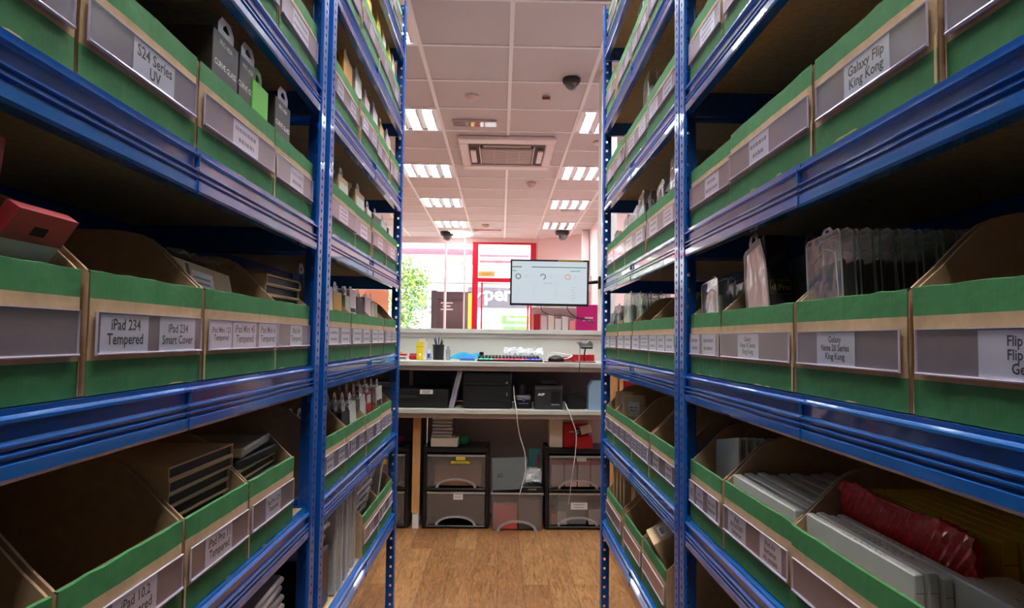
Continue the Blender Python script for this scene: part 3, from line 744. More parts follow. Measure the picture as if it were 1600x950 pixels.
rows('L', 1, [(1.72, 1.80, .170, BLACKM, 4, 'black pack with tall white tab', dict(tabh=.034)), (1.985, 2.095, .165, BLACKM, 8, 'black pack with tall white tab', dict(tabh=.036)), (2.10, 2.20, .175, WCARD, 5, 'white pack with pointed tab', dict(tabh=.036, lean=-8)),
  (2.25, 2.34, .185, WCARD, 4, 'white pack with pointed tab', dict(tabh=.034, lean=-6)), (2.35, 2.44, .195, RED, 4, 'red pack with white tab', dict(strip=(WCARD, .8, .95))), (2.53, 2.66, .200, WCARD, 6, 'white and grey box with tab', dict(strip=(GREYC, .3, .75)))])
q = MB()
q.tube([(0, 0, .13), (0, .004, .17), (.006, .012, .20), (.016, .02, .215), (.028, .03, .21), (.036, .04, .19)], [.005]*6, WHITE, 8)
o = q.build('cable_loop'); tag(o, 'thick white cable bent over the packs, far left rack second shelf', 'cable'); o.matrix_basis = MX('L', 2.33, .02, topz('L', 1)+.0)
# lowest shelf far: bagged tablets stacked
def flatbag(w_, d_, th, inner, ring=False):
    def f():
        o = MB().cbox(-w_/2, w_/2, 0, d_, 0, th, inner, .003).build('bagged_case')
        q = MB(); q.cbox(-w_/2-.012, w_/2+.012, -.012, d_+.01, -.001, th+.0015, BAG, .005)
        q.build('plastic_bag', o)
        if ring:
            r_ = MB(); n = 16
            r_.ring([(.05*math.cos(2*math.pi*i/n), th/2+.4*th*math.sin(2*math.pi*i/n)) for i in range(n)], [(.04*math.cos(2*math.pi*i/n), th/2+.25*th*math.sin(2*math.pi*i/n)) for i in range(n)], -.0135, -.013, NAVY)
            r_.build('round_mark', o)
        return o
    return f
zz = .10
for i in range(5):
    put(spawn('fbag', flatbag(.20, .24, .022, GRGN, True)), 'L', 0, 2.373, .022+.006*(5-i), zz, 'bagged case with navy ring mark', 'bagged case', 'pile of bagged cases', spin=-2, lean=-2, tip=-2); zz += .029
zz = .004
MBK = lambda: MB().cbox(-.11, .11, 0, .22, 0, .028, BLACKM, .004).build('tablet_box')
def bagstand(cm=None):
    o = MB().cbox(-.0075, .0075, 0, .17, 0, .235, cm or WCARD, .002).build('bagged_case')
    q = MB(); q.cbox(-.009, .009, -.004, .178, 0, .262, BAG, .003)
    for k in range(5):
        q.tube([(-.006+.003*k, .0+.02*j, .255+random.uniform(-.006, .012)) for j in range(9)], .0022, BAG, 5)
    q.build('plastic_bag', o); return o
for i in range(13):
    put(spawn('bst%d' % (i % 3), (bagstand, lambda: bagstand(KRAFT2), lambda: bagstand(GREYC))[i % 3]), 'L', 0, 1.93+.0225*i, .012+random.uniform(0, .01), .004, 'clear-bagged case standing upright', 'bagged case', 'clear-bagged cases standing in a row', lean=.6)
def blackbox():
    q = MB(); q.cbox(-.09, .09, 0, .18, 0, .16, BLACK, .006); q.box(-.03, .0, -.0006, .0, .125, .14, WCARD); return q.build('tablet_box')
put(spawn('bbx', blackbox), 'L', 0, 1.79, .02, .004, 'black box with small white sticker', 'box')
zz = .166
for i in range(5):
    put(spawn('fbag2', flatbag(.17, .19, .012, WCARD)), 'L', 0, 1.80, .03+.004*(4-i), zz, 'white flat bagged case', 'bagged case', 'white bagged cases piled by the post', spin=random.uniform(-4, 4)); zz += .0180
o = spawn('whitesl', lambda: MB().cbox(-.006, .006, 0, .16, 0, .27, WCARD, .004).build('padded_envelope'))
put(o, 'L', 0, 2.66, .015, .02, 'white padded envelope leaning over the bin front', 'envelope', lean=14, tip=-5)
put(copy_tree(o), 'L', 0, 2.62, .02, .02, 'white padded envelope behind the leaning one', 'envelope', lean=16, tip=-3)
# near bay lowest shelf: black bagged stack seen under the beam
zz = .004
put(spawn('bbx2', lambda: MB().cbox(-.11, .11, 0, .2, 0, .11, BLACK, .006).build('tablet_box')), 'L', 0, 1.38, .03, .004, 'black box under the bagged cases', 'box')
zz = .116
for i in range(5):
    put(spawn('fbag3', flatbag(.19, .2, .014, BLACKM)), 'L', 0, 1.38, .03, zz, 'dark bagged case with pale edge', 'bagged case', 'dark bagged cases on the lowest shelf', lean=-2, spin=random.uniform(-2, 2)); zz += .019

# right rack, near bay -------------------------------------------------------
# third shelf: clear clamshells, dark carton
def clamface(w_, th, h_, inner=None):
    def f():
        q = MB()
        c = .006; pf = [(-w_/2+c, 0), (w_/2-c, 0), (w_/2, c), (w_/2, h_-c), (w_/2-c, h_), (-w_/2+c, h_), (-w_/2, h_-c), (-w_/2, c)]
        q.prism(pf, .0, th, CLEAR, 'y')
        pi_ = [(p[0]*(1-.0044/w_), .0022+p[1]*(1-.0044/h_)) for p in pf]
        for yy_ in (-.0006, th-.001): q.ring(pf, pi_, yy_, yy_+.0014, CLEARE)
        n = 14; R0 = w_*.26
        ar = [(R0*math.cos(t), -.0004, h_*.30+h_*.24*math.sin(t)) for t in [math.pi*i/n for i in range(n+1)]]
        q.tube(ar, .0012, CLEARE, 6); q.tube([(w_*.36, -.0004, .01), (w_*.38, -.0004, h_*.6), (w_*.34, -.0004, h_*.86), (w_*.1, -.0004, h_*.9), (-w_*.3, -.0004, h_*.84)], .001, CLEARE, 6)
        o = q.build('clamshell')
        if inner:
            i = MB(); i.cbox(-w_*.36, w_*.36, th*.35, th*.75, .006, h_*.82, inner, .004); i.build('phone_case', o)
        t = MB(); tab_geo(t, 0, h_-.001, .03, .012, th*.4, th*.4+.001, CLEARE); t.build('hang_tab', o)
        return o
    return f
for i in range(12):
    put(spawn('clamA', clamface(.104, .019, .222, BLACKM)), 'R', 2, .940-.0015*i, .010+.0285*i, .006, 'clear clamshell with dark case', 'clamshell pack', 'clear clamshells standing in a row', lean=4)
for i in range(4):
    put(spawn('blk', face(.105, .022, .215, BLACKM, BLACK, .036, strip=(GREYC, .5, .52))), 'R', 2, 1.062, .056+.05*i, .006, 'black hang pack between the cartons', 'package', 'black packs beside the clamshells', lean=6)
def darkcarton():
    w_, th, h_ = .108, .040, .242
    q = MB(); q.cbox(-w_/2, w_/2, 0, th, 0, h_, BLACKM, .0015)
    for k in range(4): q.prism([(.004+.0*k, .03+.05*k), (th-.004, .055+.05*k), (th-.004, .07+.05*k), (.004, .045+.05*k)], -w_/2-.0003, -w_/2, GREYC, 'x'); q.prism([(.004, .03+.05*k), (th-.004, .055+.05*k), (th-.004, .07+.05*k), (.004, .045+.05*k)], w_/2, w_/2+.0003, GREYC, 'x')  # diagonal highlight on the black sides, painted as charcoal bands
    o = q.build('carton')
    c = .01; pf = [(-w_/2+c, 0), (w_/2-c, 0), (w_/2, c), (w_/2, h_*.8), (w_*.36, h_), (-w_*.36, h_), (-w_/2, h_*.8), (-w_/2, c)]
    w2 = MB(); w2.ring(pf, [(p[0]*.88, .008+p[1]*.93) for p in pf], -.0016, -.0003, BLACK); w2.build('window_frame', o)
    MB().prism([(p[0]*.87, .0085+p[1]*.925) for p in pf], -.0012, -.0006, CLEAR, 'y').build('clear_window', o)
    g2 = MB()
    M90 = Matrix.Translation((w_/2, th/2, 0)) @ RZ90
    g2.text('d Pro', 0, .145, .032, .012, GOLD, -.0006, M90); g2.ring([(-.018, .132), (0, .132), (.018, .132), (.0185, .145), (.018, .158), (0, .158), (-.018, .158), (-.0185, .145)], [(-.0175, .1325), (0, .1325), (.0175, .1325), (.018, .145), (.0175, .1575), (0, .1575), (-.0175, .1575), (-.018, .145)], -.0006, -.0003, GOLD, M90)
    g2.build('gold_print', o)
    t = MB(); tab_geo(t, 0, h_-.001, .045, .022, .002, .003, BLACK); t.build('hang_tab', o)
    return o
put(spawn('dkc', darkcarton), 'R', 2, 1.158, .008, .006, 'black carton with clear window and gold print', 'carton', lean=13)
put(spawn('clamQ', clamface(.092, .022, .200, ROSEW)), 'R', 2, 1.284, .062, .006, 'clear clamshell beside the windowed carton', 'clamshell pack', lean=3)
for i in range(5):
    put(spawn('clamP', clamface(.115, .024, .200, GRGN)), 'R', 2, 1.452, .012+.040*i, .006, 'clear clamshell with pale case', 'clamshell pack', 'pale clamshells beside the post', lean=4)
for i in range(3):
    put(spawn('blk2', face(.09, .018, .19, BLACKM, BLACK, .034)), 'R', 2, 1.28, .10+.05*i, .006, 'black pack behind clear clamshell', 'package', 'black packs behind the clear clamshell', lean=4)
# fourth shelf: black hook tabs
def hookpack():
    q = MB(); q.cbox(-.006, .006, 0, .08, 0, .15, BLACKM, .001); o = q.build('package')
    t = MB(); Mm = Matrix.Translation((0, .04, 0)) @ RZ90
    tab_geo(t, 0, .149, .05, .035, -.0008, .0008, BLACK, Mm); t.ring([(-.03, .10), (0, .10), (.03, .10), (.032, .12), (.03, .148), (0, .148), (-.03, .148), (-.032, .12)], [(-.02, .108), (0, .108), (.02, .108), (.021, .12), (.02, .14), (0, .14), (-.02, .14), (-.021, .12)], -.0075, -.006, GREYC, Mm); t.build('hook_tab', o); return o
for i in range(7):
    put(spawn('hookp', hookpack), 'R', 3, 1.36+.026*i, 0.03+.002*i, .010, 'small black pack with hook tab', 'package', 'black hook packs by the post', lean=random.uniform(5, 7))
# second shelf: white boxes on edge, red bubble wrap, olive boxes
for i in range(11):
    put(spawn('slimA%d' % (i % 3), slabbox(.275, .0165, .146+.003*(i % 3), WCARD, i % 3 == 0)), 'R', 1, 1.176+random.uniform(-.007, .007), .022+.0218*i, .006, 'white slim box in the long row', 'slim box', 'white slim boxes filed on edge', tip=-3)
for i in range(5):
    put(spawn('slimB', slabbox(.15, .006, .182, WCARD)), 'R', 1, 1.462-.006*i, .045+.016*i, .010, 'white card envelope leaning in the bin', 'envelope', 'white envelopes by the post', tip=4, lean=10)
for i in range(4):
    put(spawn('slimC%d' % (i % 2), slabbox(.262, .0115, .152+.003*(i % 2), WCARD, True)), 'R', 1, .876-.006*i, .023+.0125*i, .006, 'white slim box before the red wrap', 'slim box', 'white boxes beside the red wrap', tip=-3)
def bubble():
    q = MB(); n, m_ = 40, 22; w_, h_ = .285, .196
    for sgn in (-1, 1):
        vs = []; fs = []
        for j in range(m_+1):
            for i in range(n+1):
                vs.append((-w_/2+w_*i/n, sgn*(.0016+.0048*((i+j) % 2)*random.uniform(.3, 1)), h_*j/m_+.004*math.sin(i*.25)+(random.uniform(-.002, .002) if j == m_ else 0)))
        for j in range(m_):
            for i in range(n):
                a_ = j*(n+1)+i; fs.append((a_, a_+1, a_+n+2, a_+n+1) if sgn < 0 else (a_, a_+n+1, a_+n+2, a_+1))
        q.add(vs, fs, mat('red_bubble', (238, 56, 58), .22, noise=.25, nscale=120, coat=.6), smooth=True)
    q.box(-w_/2, w_/2, -.0014, .0014, h_-.004, h_, MATS['red_bubble'])
    q.sm = [False]*len(q.sm)
    return q.build('bubble_wrap')
put(bubble(), 'R', 1, .862, .082, .006, 'sheet of red bubble wrap standing on edge', 'bubble wrap', tip=-4)
for i in range(1):
    put(spawn('slimD', slabbox(.20, .017, .135, WCARD, True)), 'R', 1, .850, .096+.0*i, .006, 'white slim box behind the red wrap', 'slim box', 'white boxes behind the red wrap', tip=-4)
for i in range(8):
    put(spawn('olive', slabbox(.262, .018, .190, OLIVE, True)), 'R', 1, .872, .122+.0215*i, .006, 'olive yellow slim box', 'slim box', 'olive yellow boxes filed on edge', tip=-3)
put(spawn('wbig', slabbox(.115, .06, .156, WCARD, True)), 'R', 1, .672, .05, .006, 'thick white box at the frame corner', 'box')
put(spawn('wbig2', slabbox(.115, .05, .150, WCARD, True)), 'R', 1, .672, .125, .006, 'second white box behind the corner one', 'box')
for i, (z, x_) in enumerate(((.004, 0),)):
    o = spawn('kbx', lambda: (lambda q: (q.cbox(-.07, .07, 0, .22, 0, .13, KRAFT2, .002), q.box(-.03, .03, -.0005, 0, .09, .112, WCARD), q.build('kraft_box'))[-1])(MB()))
    put(o, 'R', 0, 1.43, .06, .004, 'kraft box with white sticker under the beam', 'box', spin=20)

# right rack, far bay --------------------------------------------------------
def crows(side, lv, specs):
    for (yc, w_, h_, inner, n, desc, lean, d0, th) in specs:
        for i in range(n):
            put(spawn('crow%.3f%.3f%.3f%s' % (w_, h_, th, inner.name), clamface(w_, th, h_, inner)), side, lv, yc, d0+(th+.008)*i, .006, desc, 'clamshell pack', 'clear packs on %s %s shelf' % (rack(side, yc), SHELF[lv]), lean=lean, tip=2)
crows('R', 2, [(2.50, .13, .240, WCARD, 4, 'tall clear pack with white card', 1, .012, .03), (2.68, .10, .205, ROSEW, 4, 'clear pack with rosy card', 1, .012, .024), (2.785, .06, .18, GREYC, 3, 'narrow clear pack', 1, .012, .02), (2.32, .09, .215, GRGN, 4, 'clear pack with sage card', -3, .03, .02)])
crows('R', 3, [(1.775, .10, .235, ROSEW, 4, 'clear pack with pink card', 4, .016, .03), (1.925, .085, .19, GREYC, 4, 'clear pack with grey card', 14, .018, .026), (2.20, .09, .22, GREYC, 6, 'clear pack with grey card', 12, .018, .026), (2.33, .08, .19, ROSEW, 4, 'clear pack with rosy card', 12, .018, .024), (2.47, .08, .19, WCARD, 4, 'clear pack with white card', 12, .018, .024), (2.70, .06, .17, NAVY, 3, 'slim clear pack with dark card', 14, .018, .02)])
crows('R', 4, [(2.10, .085, .245, ROSEW, 2, 'clear pack with pink card', 14, .014, .026), (2.10, .09, .240, GREYC, 4, 'clear pack with grey card', 12, .09, .03)])
crows('R', 5, [(2.24, .09, .240, GRGN, 4, 'clear pack with sage card', 10, .018, .03)])
for i in range(2):
    o = spawn('kfl', lambda: (lambda q: (q.cbox(-.045, .045, 0, .016, 0, .20, KRAFT2, .0015), q.box(-.02, .025, -.0005, 0, .12, .175, WCARD), scribble(q, .002, .148, .036, .02, -.0007, 2, INK), q.build('kraft_box'))[-1])(MB()))
    put(o, 'R', 1, 2.50+.13*i-.0, .05, .006, 'slim kraft box with white sticker', 'box', 'slim kraft boxes with stickers', spin=52, tip=2)
def greyroll():
    q = MB(); q.lathe([(.0, 0), (.075, 0), (.078, .02), (.078, .18), (.074, .20), (.02, .205), (.0, .205)], mat('grey_foam', (138, 138, 140), .8, noise=.2, nscale=60, bump=.6, bscale=90), 24)
    return q.build('foam_roll')
put(greyroll(), 'R', 1, 2.37, .20, .006, 'roll of grey foam wrap standing in the bin', 'foam roll')
put(spawn('wpad', lambda: MB().cbox(-.06, .06, 0, .09, 0, .13, WCARD, .004).build('white_box')), 'R', 1, 2.10, .08, .006, 'small white box inside the open bin', 'box')
# lowest shelf: kraft cartons
def kcarton(w_, d_, h_, sticker=True):
    def f():
        q = MB(); q.cbox(-w_/2, w_/2, 0, d_, 0, h_, KRAFT2, .0015)
        if sticker: q.box(-w_/2+.004, w_/2-.004, d_*.55, d_*.9, h_, h_+.0004, WCARD)
        return q.build('kraft_carton')
    return f
for i in range(4):
    put(spawn('kc%d' % i, kcarton(.030, .24, .275-.018*i)), 'R', 0, 2.735-.043*i, .02+.006*i, .006, 'tall narrow kraft carton', 'carton', 'tall kraft cartons standing in a row')
put(spawn('kc5', kcarton(.07, .15, .20, False)), 'R', 0, 2.48, .05, .006, 'medium kraft carton before the tall ones', 'carton')
put(spawn('kc6', kcarton(.05, .12, .175, False)), 'R', 0, 2.33, .16, .006, 'small kraft carton in the middle bin', 'carton')
put(spawn('kc8', kcarton(.05, .18, .30, False)), 'R', 0, 2.20, .17, .006, 'tape-sealed tall kraft carton', 'carton')
o = spawn('kc7', lambda: (lambda q: (q.cbox(-.05, .05, 0, .12, 0, .17, KRAFT2, .002), q.box(-.03, .03, .03, .09, .17, .1706, WCARD), q.add([(x, .035+.01*j, .1708) for j in range(2) for x in (-.02, .02)], [(0, 1, 3, 2)], INKF), q.build('kraft_carton'))[-1])(MB()))
put(o, 'R', 0, 1.98, .04, .03, 'kraft carton tilted over with white sticker on top', 'carton', lean=-8, tip=-28)
for i in range(3):
    put(spawn('redf', slabbox(.02, .10, .22, PINKC)), 'R', 0, 1.845+.026*i, .16, .006, 'red padded pack behind the tilted carton', 'package', 'red packs in the lowest right bin', lean=-3)

# ------------------------------------------------------------------ counter
cr = empty('counter', (-.1, 4.4, 0)); tag(cr, 'pale grey shop counter with worktop, raised ledge and lower shelf', 'counter')
def cpart(nm, x0, x1, y0, y1, z0, z1, m_): return MB().cbox(x0+.1, x1+.1, y0-4.4, y1-4.4, z0, z1, m_, .002).build(nm, cr)
CX0, CX1 = -1.25, .70
cpart('worktop', CX0, CX1, 4.07, 4.62, 1.023, 1.052, LGREY)
cpart('worktop_rail', CX0, CX1, 4.10, 4.12, .995, 1.022, MGREY)
cpart('back_panel', CX0, CX1, 4.605, 4.622, 1.054, 1.226, LGREY)
cpart('ledge', CX0, CX1, 4.58, 4.86, 1.228, 1.258, LGREY)
cpart('ledge_rail', CX0, CX1, 4.592, 4.604, 1.200, 1.227, MGREY)
cpart('shelf', CX0, CX1, 4.07, 4.60, .735, .762, LGREY)
cpart('shelf_rail', CX0, CX1, 4.10, 4.12, .705, .734, MGREY)
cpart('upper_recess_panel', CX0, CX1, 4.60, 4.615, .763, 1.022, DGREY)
cpart('lower_recess_panel', -.495, CX1, 4.60, 4.615, .0, .734, MGREY)
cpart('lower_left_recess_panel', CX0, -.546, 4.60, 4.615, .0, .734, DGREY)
cpart('recess_post', -.625, -.60, 4.585, 4.599, .763, 1.022, MGREY)
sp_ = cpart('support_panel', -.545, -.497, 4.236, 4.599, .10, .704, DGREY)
MB().box(-.545+.1, -.497+.1, 4.231-4.4, 4.2358-4.4, .10, .704, WOOD).build('wood_edging', cr)
MB().box(-.541+.1, -.501+.1, 4.24-4.4, 4.57-4.4, 0, .099, WHITE).build('plinth', cr)

# drawer towers
FROST = clear('frosted_drawer', (236, 236, 238), .13, .5, .3, body=(188, 188, 190))
FROSTL = clear('frosted_rim', (220, 220, 220), .7, .5, .3, body=(190, 192, 192))
def tower(x, y, label):
    r = empty('drawer_tower', (x, y, 0)); tag(r, label, 'drawer tower', 'black drawer towers under the counter')
    h = .508; hw = .198; D = .26
    q = MB()
    for sx in (-1, 1):
        q.cbox(sx*hw-.013 if sx > 0 else -hw-.012, sx*hw+.012 if sx > 0 else -hw+.013, 0, D, 0, h-.006, BLACK, .005)
        q.lathe([(0, .0), (.012, 0), (.013, .012), (.0, .016)], BLACK, 12, Matrix.Translation((sx*hw, .02, h-.006)))
    q.prism([(-hw-.008, 0), (hw+.008, 0), (hw+.008, D), (-hw-.008, D)], h-.022, h-.006, BLACK, 'z')
    q.cbox(-hw-.010, hw+.010, -.004, .012, h-.034, h-.016, BLACK, .005)
    for zc in (.243, .012): q.cbox(-hw+.01, hw-.01, -.003, .02, zc-.008, zc+.008, BLACK, .004)
    q.box(-hw+.01, hw-.01, .02, D, .236, .242, BLACK); q.box(-hw+.01, hw-.01, .005, D, .004, .010, BLACK); q.box(-hw, hw, D-.006, D, .01, h-.02, BLACK)
    q.build('frame', r)
    for zc in (.022, .254):
        dh = .205; d = MB()
        n = 14; x0, x1 = -hw+.016, hw-.016
        # frosted front with an arched hand hold
        pts = [(x0, zc), (x0, zc+dh), (x1, zc+dh), (x1, zc)]+[(.12*math.cos(t), zc+.052*math.sin(t)) for t in [math.pi*i/n for i in range(1, n)]]
        d.prism([(p[0], p[1]) for p in pts], .004, .006, FROST, 'y')
        do = d.build('drawer_front', r)
        d = MB(); d.box(x0, x1, .001, .008, zc+dh-.012, zc+dh, FROSTL)
        arc = [(.128*math.cos(t), .002, zc+.058*math.sin(t)) for t in [math.pi*i/n for i in range(n+1)]]
        d.prism([(p[0], p[2]) for p in arc]+[(.112*math.cos(t), zc+.046*math.sin(t)) for t in [math.pi*i/n for i in range(n, -1, -1)]], .000, .004, FROSTL, 'y')
        d.build('handle', do)
    return r
t1 = tower(-.270, 4.24, 'black two-drawer tower with white boxes on top, left of the tub')
t2 = tower(.500, 4.24, 'black two-drawer tower carrying red boxes, right of the tub')
t3 = tower(-.775, 4.24, 'black two-drawer tower partly behind the far left rack')
def inside(name, x0, x1, z0, z1, m_, label, cat='box', y0=4.262, y1=4.46):
    o = MB().cbox(x0, x1, y0, y1, z0, z1, m_, .004).build(name); tag(o, label, cat); return o
inside('cardboard_tray', -.41, -.11, .262, .385, mat('tan_card', (176, 140, 108), .8), 'tan cardboard tray seen through the upper drawer of middle tower', 'tray')
inside('cardboard_tray', -.91, -.64, .262, .39, MATS['tan_card'], 'tan cardboard tray seen through the upper left tower drawer', 'tray')
inside('parts_bag', -.91, -.64, .024, .17, OFFW, 'pale bag filling the lower drawer of the left tower', 'bag')
for i in range(4):
    o = MB().cbox(.332+.084*i, .411+.084*i, 4.262, 4.42, .262, .43, ROSEW, .003); o.box(.3322+.084*i, .4108+.084*i, 4.2615, 4.30, .40, .4305, RED)
    o = o.build('pink_carton'); tag(o, 'pink-lidded white carton in the right tower drawer, %s from left' % ORD[i], 'carton', 'pink-lidded cartons in the drawer')
inside('red_box', .33, .368, .024, .09, RED, 'small red box in the lower right tower drawer')
inside('plastic_bag', .375, .56, .024, .17, mat('bluish_bag', (150, 165, 180), .4, bump=.5), 'bluish bag in the lower right tower drawer', 'bag', 4.27)
inside('white_packet', .57, .66, .024, .12, WCARD, 'white packet in the lower right tower drawer', 'packet')
inside('white_packet', .372, .43, .024, .11, WCARD, 'white packet beside the bluish bag in the drawer', 'packet', 4.2615, 4.268)
# drawer stickers
def sticker(nm, x0, x1, z0, z1, m_, label, tx=None, y=4.2425, cat='sticker'):
    q = MB(); q.box(x0, x1, y-.0006, y, z0, z1, m_)
    if tx: q.text(tx, (x0+x1)/2, (z0+z1)/2, (x1-x0)*.8, (z1-z0)*.6, INK, y-.0008)
    else: scribble(q, (x0+x1)/2, (z0+z1)/2, (x1-x0), (z1-z0)*.8, y-.0008, 2, INKF)
    o = q.build(nm); tag(o, label, cat); return o
sticker('yellow_sticker', -.272, -.215, .425, .459, YEL, 'yellow square sticker on the upper drawer of middle tower')
sticker('yellow_sticker', -.305, -.185, .404, .419, YEL, 'long yellow sticker strip on the upper middle drawer')
sticker('white_sticker', -.285, -.226, .18, .228, WCARD, 'white square sticker on the lower middle drawer')
sticker('yellow_sticker', -.79, -.71, .395, .425, YEL, 'yellow sticker on the left tower upper drawer')
sticker('white_sticker', .49, .552, .425, .446, WCARD, 'small white label on the right tower upper drawer')
sticker('white_sticker', .455, .56, .125, .168, WCARD, 'white label on the right tower lower drawer')

# tub and things between the towers
tb = empty('storage_tub', (.116, 4.2, 0)); tag(tb, 'frosted storage tub with arched handle between the two towers', 'storage tub')
q = MB(); x0, x1, hh = -.157, .157, .225; n = 14
q.prism([(x0+.008, 0), (x0, hh), (x1, hh), (x1-.008, 0)]+[(.115*math.cos(t), .06*math.sin(t)) for t in [math.pi*i/n for i in range(1, n)]], 0, .002, FROST, 'y')
q.box(x0, x0+.003, .002, .3, 0, hh, FROST); q.box(x1-.003, x1, .002, .3, 0, hh, FROST); q.box(x0, x1, .298, .3, 0, hh, FROST)
q.build('tub_walls', tb)
q = MB(); q.box(x0-.006, x1+.006, -.006, .003, hh, hh+.01, FROSTL); q.box(x0-.006, x0+.003, .003, .3, hh, hh+.01, FROSTL); q.box(x1-.003, x1+.006, .003, .3, hh, hh+.01, FROSTL)
q.build('rim', tb)
q = MB(); q.prism([(.125*math.cos(t), .066*math.sin(t)) for t in [math.pi*i/n for i in range(n+1)]]+[(.108*math.cos(t), .052*math.sin(t)) for t in [math.pi*i/n for i in range(n, -1, -1)]], -.004, 0, FROSTL, 'y'); q.build('handle', tb)
inside('pink_pad', -.034, .118, .006, .15, mat('salmon', (238, 110, 110), .6), 'salmon pink pad inside the frosted tub', 'pad', 4.22, 4.30)
inside('grey_pad', .125, .258, .006, .19, DGREY, 'dark grey pad inside the frosted tub', 'pad', 4.22, 4.30)
def sheetbag(x, y, z, w_, h_, m_, label, ry=0, rx=0, txt=None):
    q = MB(); q.cbox(-w_/2, w_/2, -.006, .006, 0, h_, m_, .004)
    if txt: q.text(txt, -w_*.28, h_*.45, .04, .03, INK, -.0064)
    o = q.build('plastic_folder', None, (x, y, z), (rx, ry, 0)); tag(o, label, 'plastic folder'); return o
FOLD = clear('folder_film', (205, 215, 215), .45, .6, .2, bump=.5, body=(178, 190, 192))
sheetbag(.075, 4.26, .240, .23, .20, FOLD, 'clear plastic folder marked with pen standing in the tub', R(-3), R(-8), 'AS')
sheetbag(.07, 4.36, .240, .22, .16, FOLD, 'second clear folder behind the marked one', R(2), R(-6))
o = MB().cbox(-.04, .04, 0, .012, 0, .24, mat('teal_card', (70, 160, 160), .5), .002).build('teal_book', None, (.232, 4.40, .238)); tag(o, 'teal booklet standing upright in the tub', 'book')
o = MB().cbox(-.006, .006, 0, .05, 0, .21, RED, .002).build('red_booklet', None, (.232, 4.335, .238), (0, R(6), 0)); tag(o, 'slim red booklet leaning before the teal one', 'book')
q = MB(); q.cbox(-.072, .072, 0, .10, 0, .036, BLACK, .004); q.box(-.02, .03, -.0005, 0, .016, .024, METAL)
o = q.build('black_case', None, (.205, 4.205, .2355)); tag(o, 'flat black case with silver clasp lying on the tub', 'case')
o = crinkle(.10, .09, BAG, 8, .012); o.location = (.215, 4.215, .30); o.rotation_euler = (R(60), 0, 0); tag(o, 'crumpled clear bag above the flat black case', 'plastic bag')
# things on the towers
TT = .503
for i in range(6):
    o = spawn('traycase', lambda: (lambda q: (q.cbox(-.065, .065, 0, .16, 0, .018, CLEARE, .004), q.build('clear_case'))[-1])(MB()))
    o.location = (-.365+random.uniform(-.004, .004), 4.26, TT+.062+.0215*i); o.rotation_euler = (0, 0, R(random.uniform(-3, 3))); tag(o, 'clear flat case in the pile on the middle tower, %s up' % ORD[i], 'case', 'clear flat cases piled on the middle tower')
o = MB().cbox(-.085, .085, 0, .16, 0, .055, OFFW, .003).build('cream_box', None, (-.352, 4.25, TT+.003), (0, 0, R(-4))); tag(o, 'cream flat box under the pile of clear cases', 'box')
q = MB(); q.lathe([(0, 0), (.026, 0), (.028, .006), (.028, .036), (.020, .042), (.02, .06), (0, .062)], mat('green_reel', (20, 150, 80), .4), 20, Matrix.Rotation(R(90), 4, 'X')); q.lathe([(.028, .008), (.034, .008), (.034, .012), (.028, .012)], MATS['green_reel'], 20, Matrix.Rotation(R(90), 4, 'X'))
o = q.build('green_reel', None, (-.232, 4.36, TT+.036)); tag(o, 'green plastic reel lying on the middle tower', 'reel')
for i, (xx, zz_, sx, sz, m_, rr_, lb) in enumerate(((.33, TT+.003, .085, .185, OFFW, 0, 'white end of the tall carton on the right tower'), (.46, TT+.003, .16, .15, RED, 0, 'red carton with white text on the right tower'))):
    o = MB().cbox(-sx/2, sx/2, 0, .12, 0, sz, m_, .003); 
    if m_ is RED: scribble(o, -.01, .10, .08, .02, -.0004, 1, OFFW)
    o = o.build('tall_carton', None, (xx+.03, 4.27+.01*i, zz_), (0, 0, R(rr_))); tag(o, lb, 'carton')
q = MB(); q.cbox(-.05, .05, 0, .03, 0, .075, RED, .003)
for k in range(4): q.box(-.045, .04, -.0004, 0, .012+.015*k, .016+.015*k, PINKC)
o = q.build('red_packet', None, (.545, 4.245, TT+.003), (0, R(-8), 0)); tag(o, 'red ribbed packet at the front of the right tower', 'packet')
q = MB(); q.cbox(-.055, .055, 0, .028, 0, .05, OFFW, .003); q.box(-.0552, -.015, -.0004, .0284, .0, .0502, BLACKM); scribble(q, -.035, .025, .03, .03, -.0008, 2, WCARD)
o = q.build('white_packet', None, (.535, 4.248, TT+.092), (0, R(-16), 0)); tag(o, 'black and white packet lying on the red ribbed packet', 'packet')
q = MB(); q.lathe([(0, -.02), (.03, -.018), (.055, 0), (.05, .018), (0, .03)], PINK, 20)
o = q.build('magenta_pouch', None, (-.70, 4.37, TT+.024)); o.scale = (1.5, 1, 1); tag(o, 'magenta pouch on the left drawer tower', 'pouch')
q = MB(); q.lathe([(0, -.014), (.03, -.012), (.045, 0), (.035, .014), (0, .018)], WHITE, 20)
o = q.build('computer_mouse', None, (-.715, 4.272, TT+.018)); o.scale = (1.3, .8, 1); tag(o, 'white rounded mouse on the left drawer tower', 'mouse')

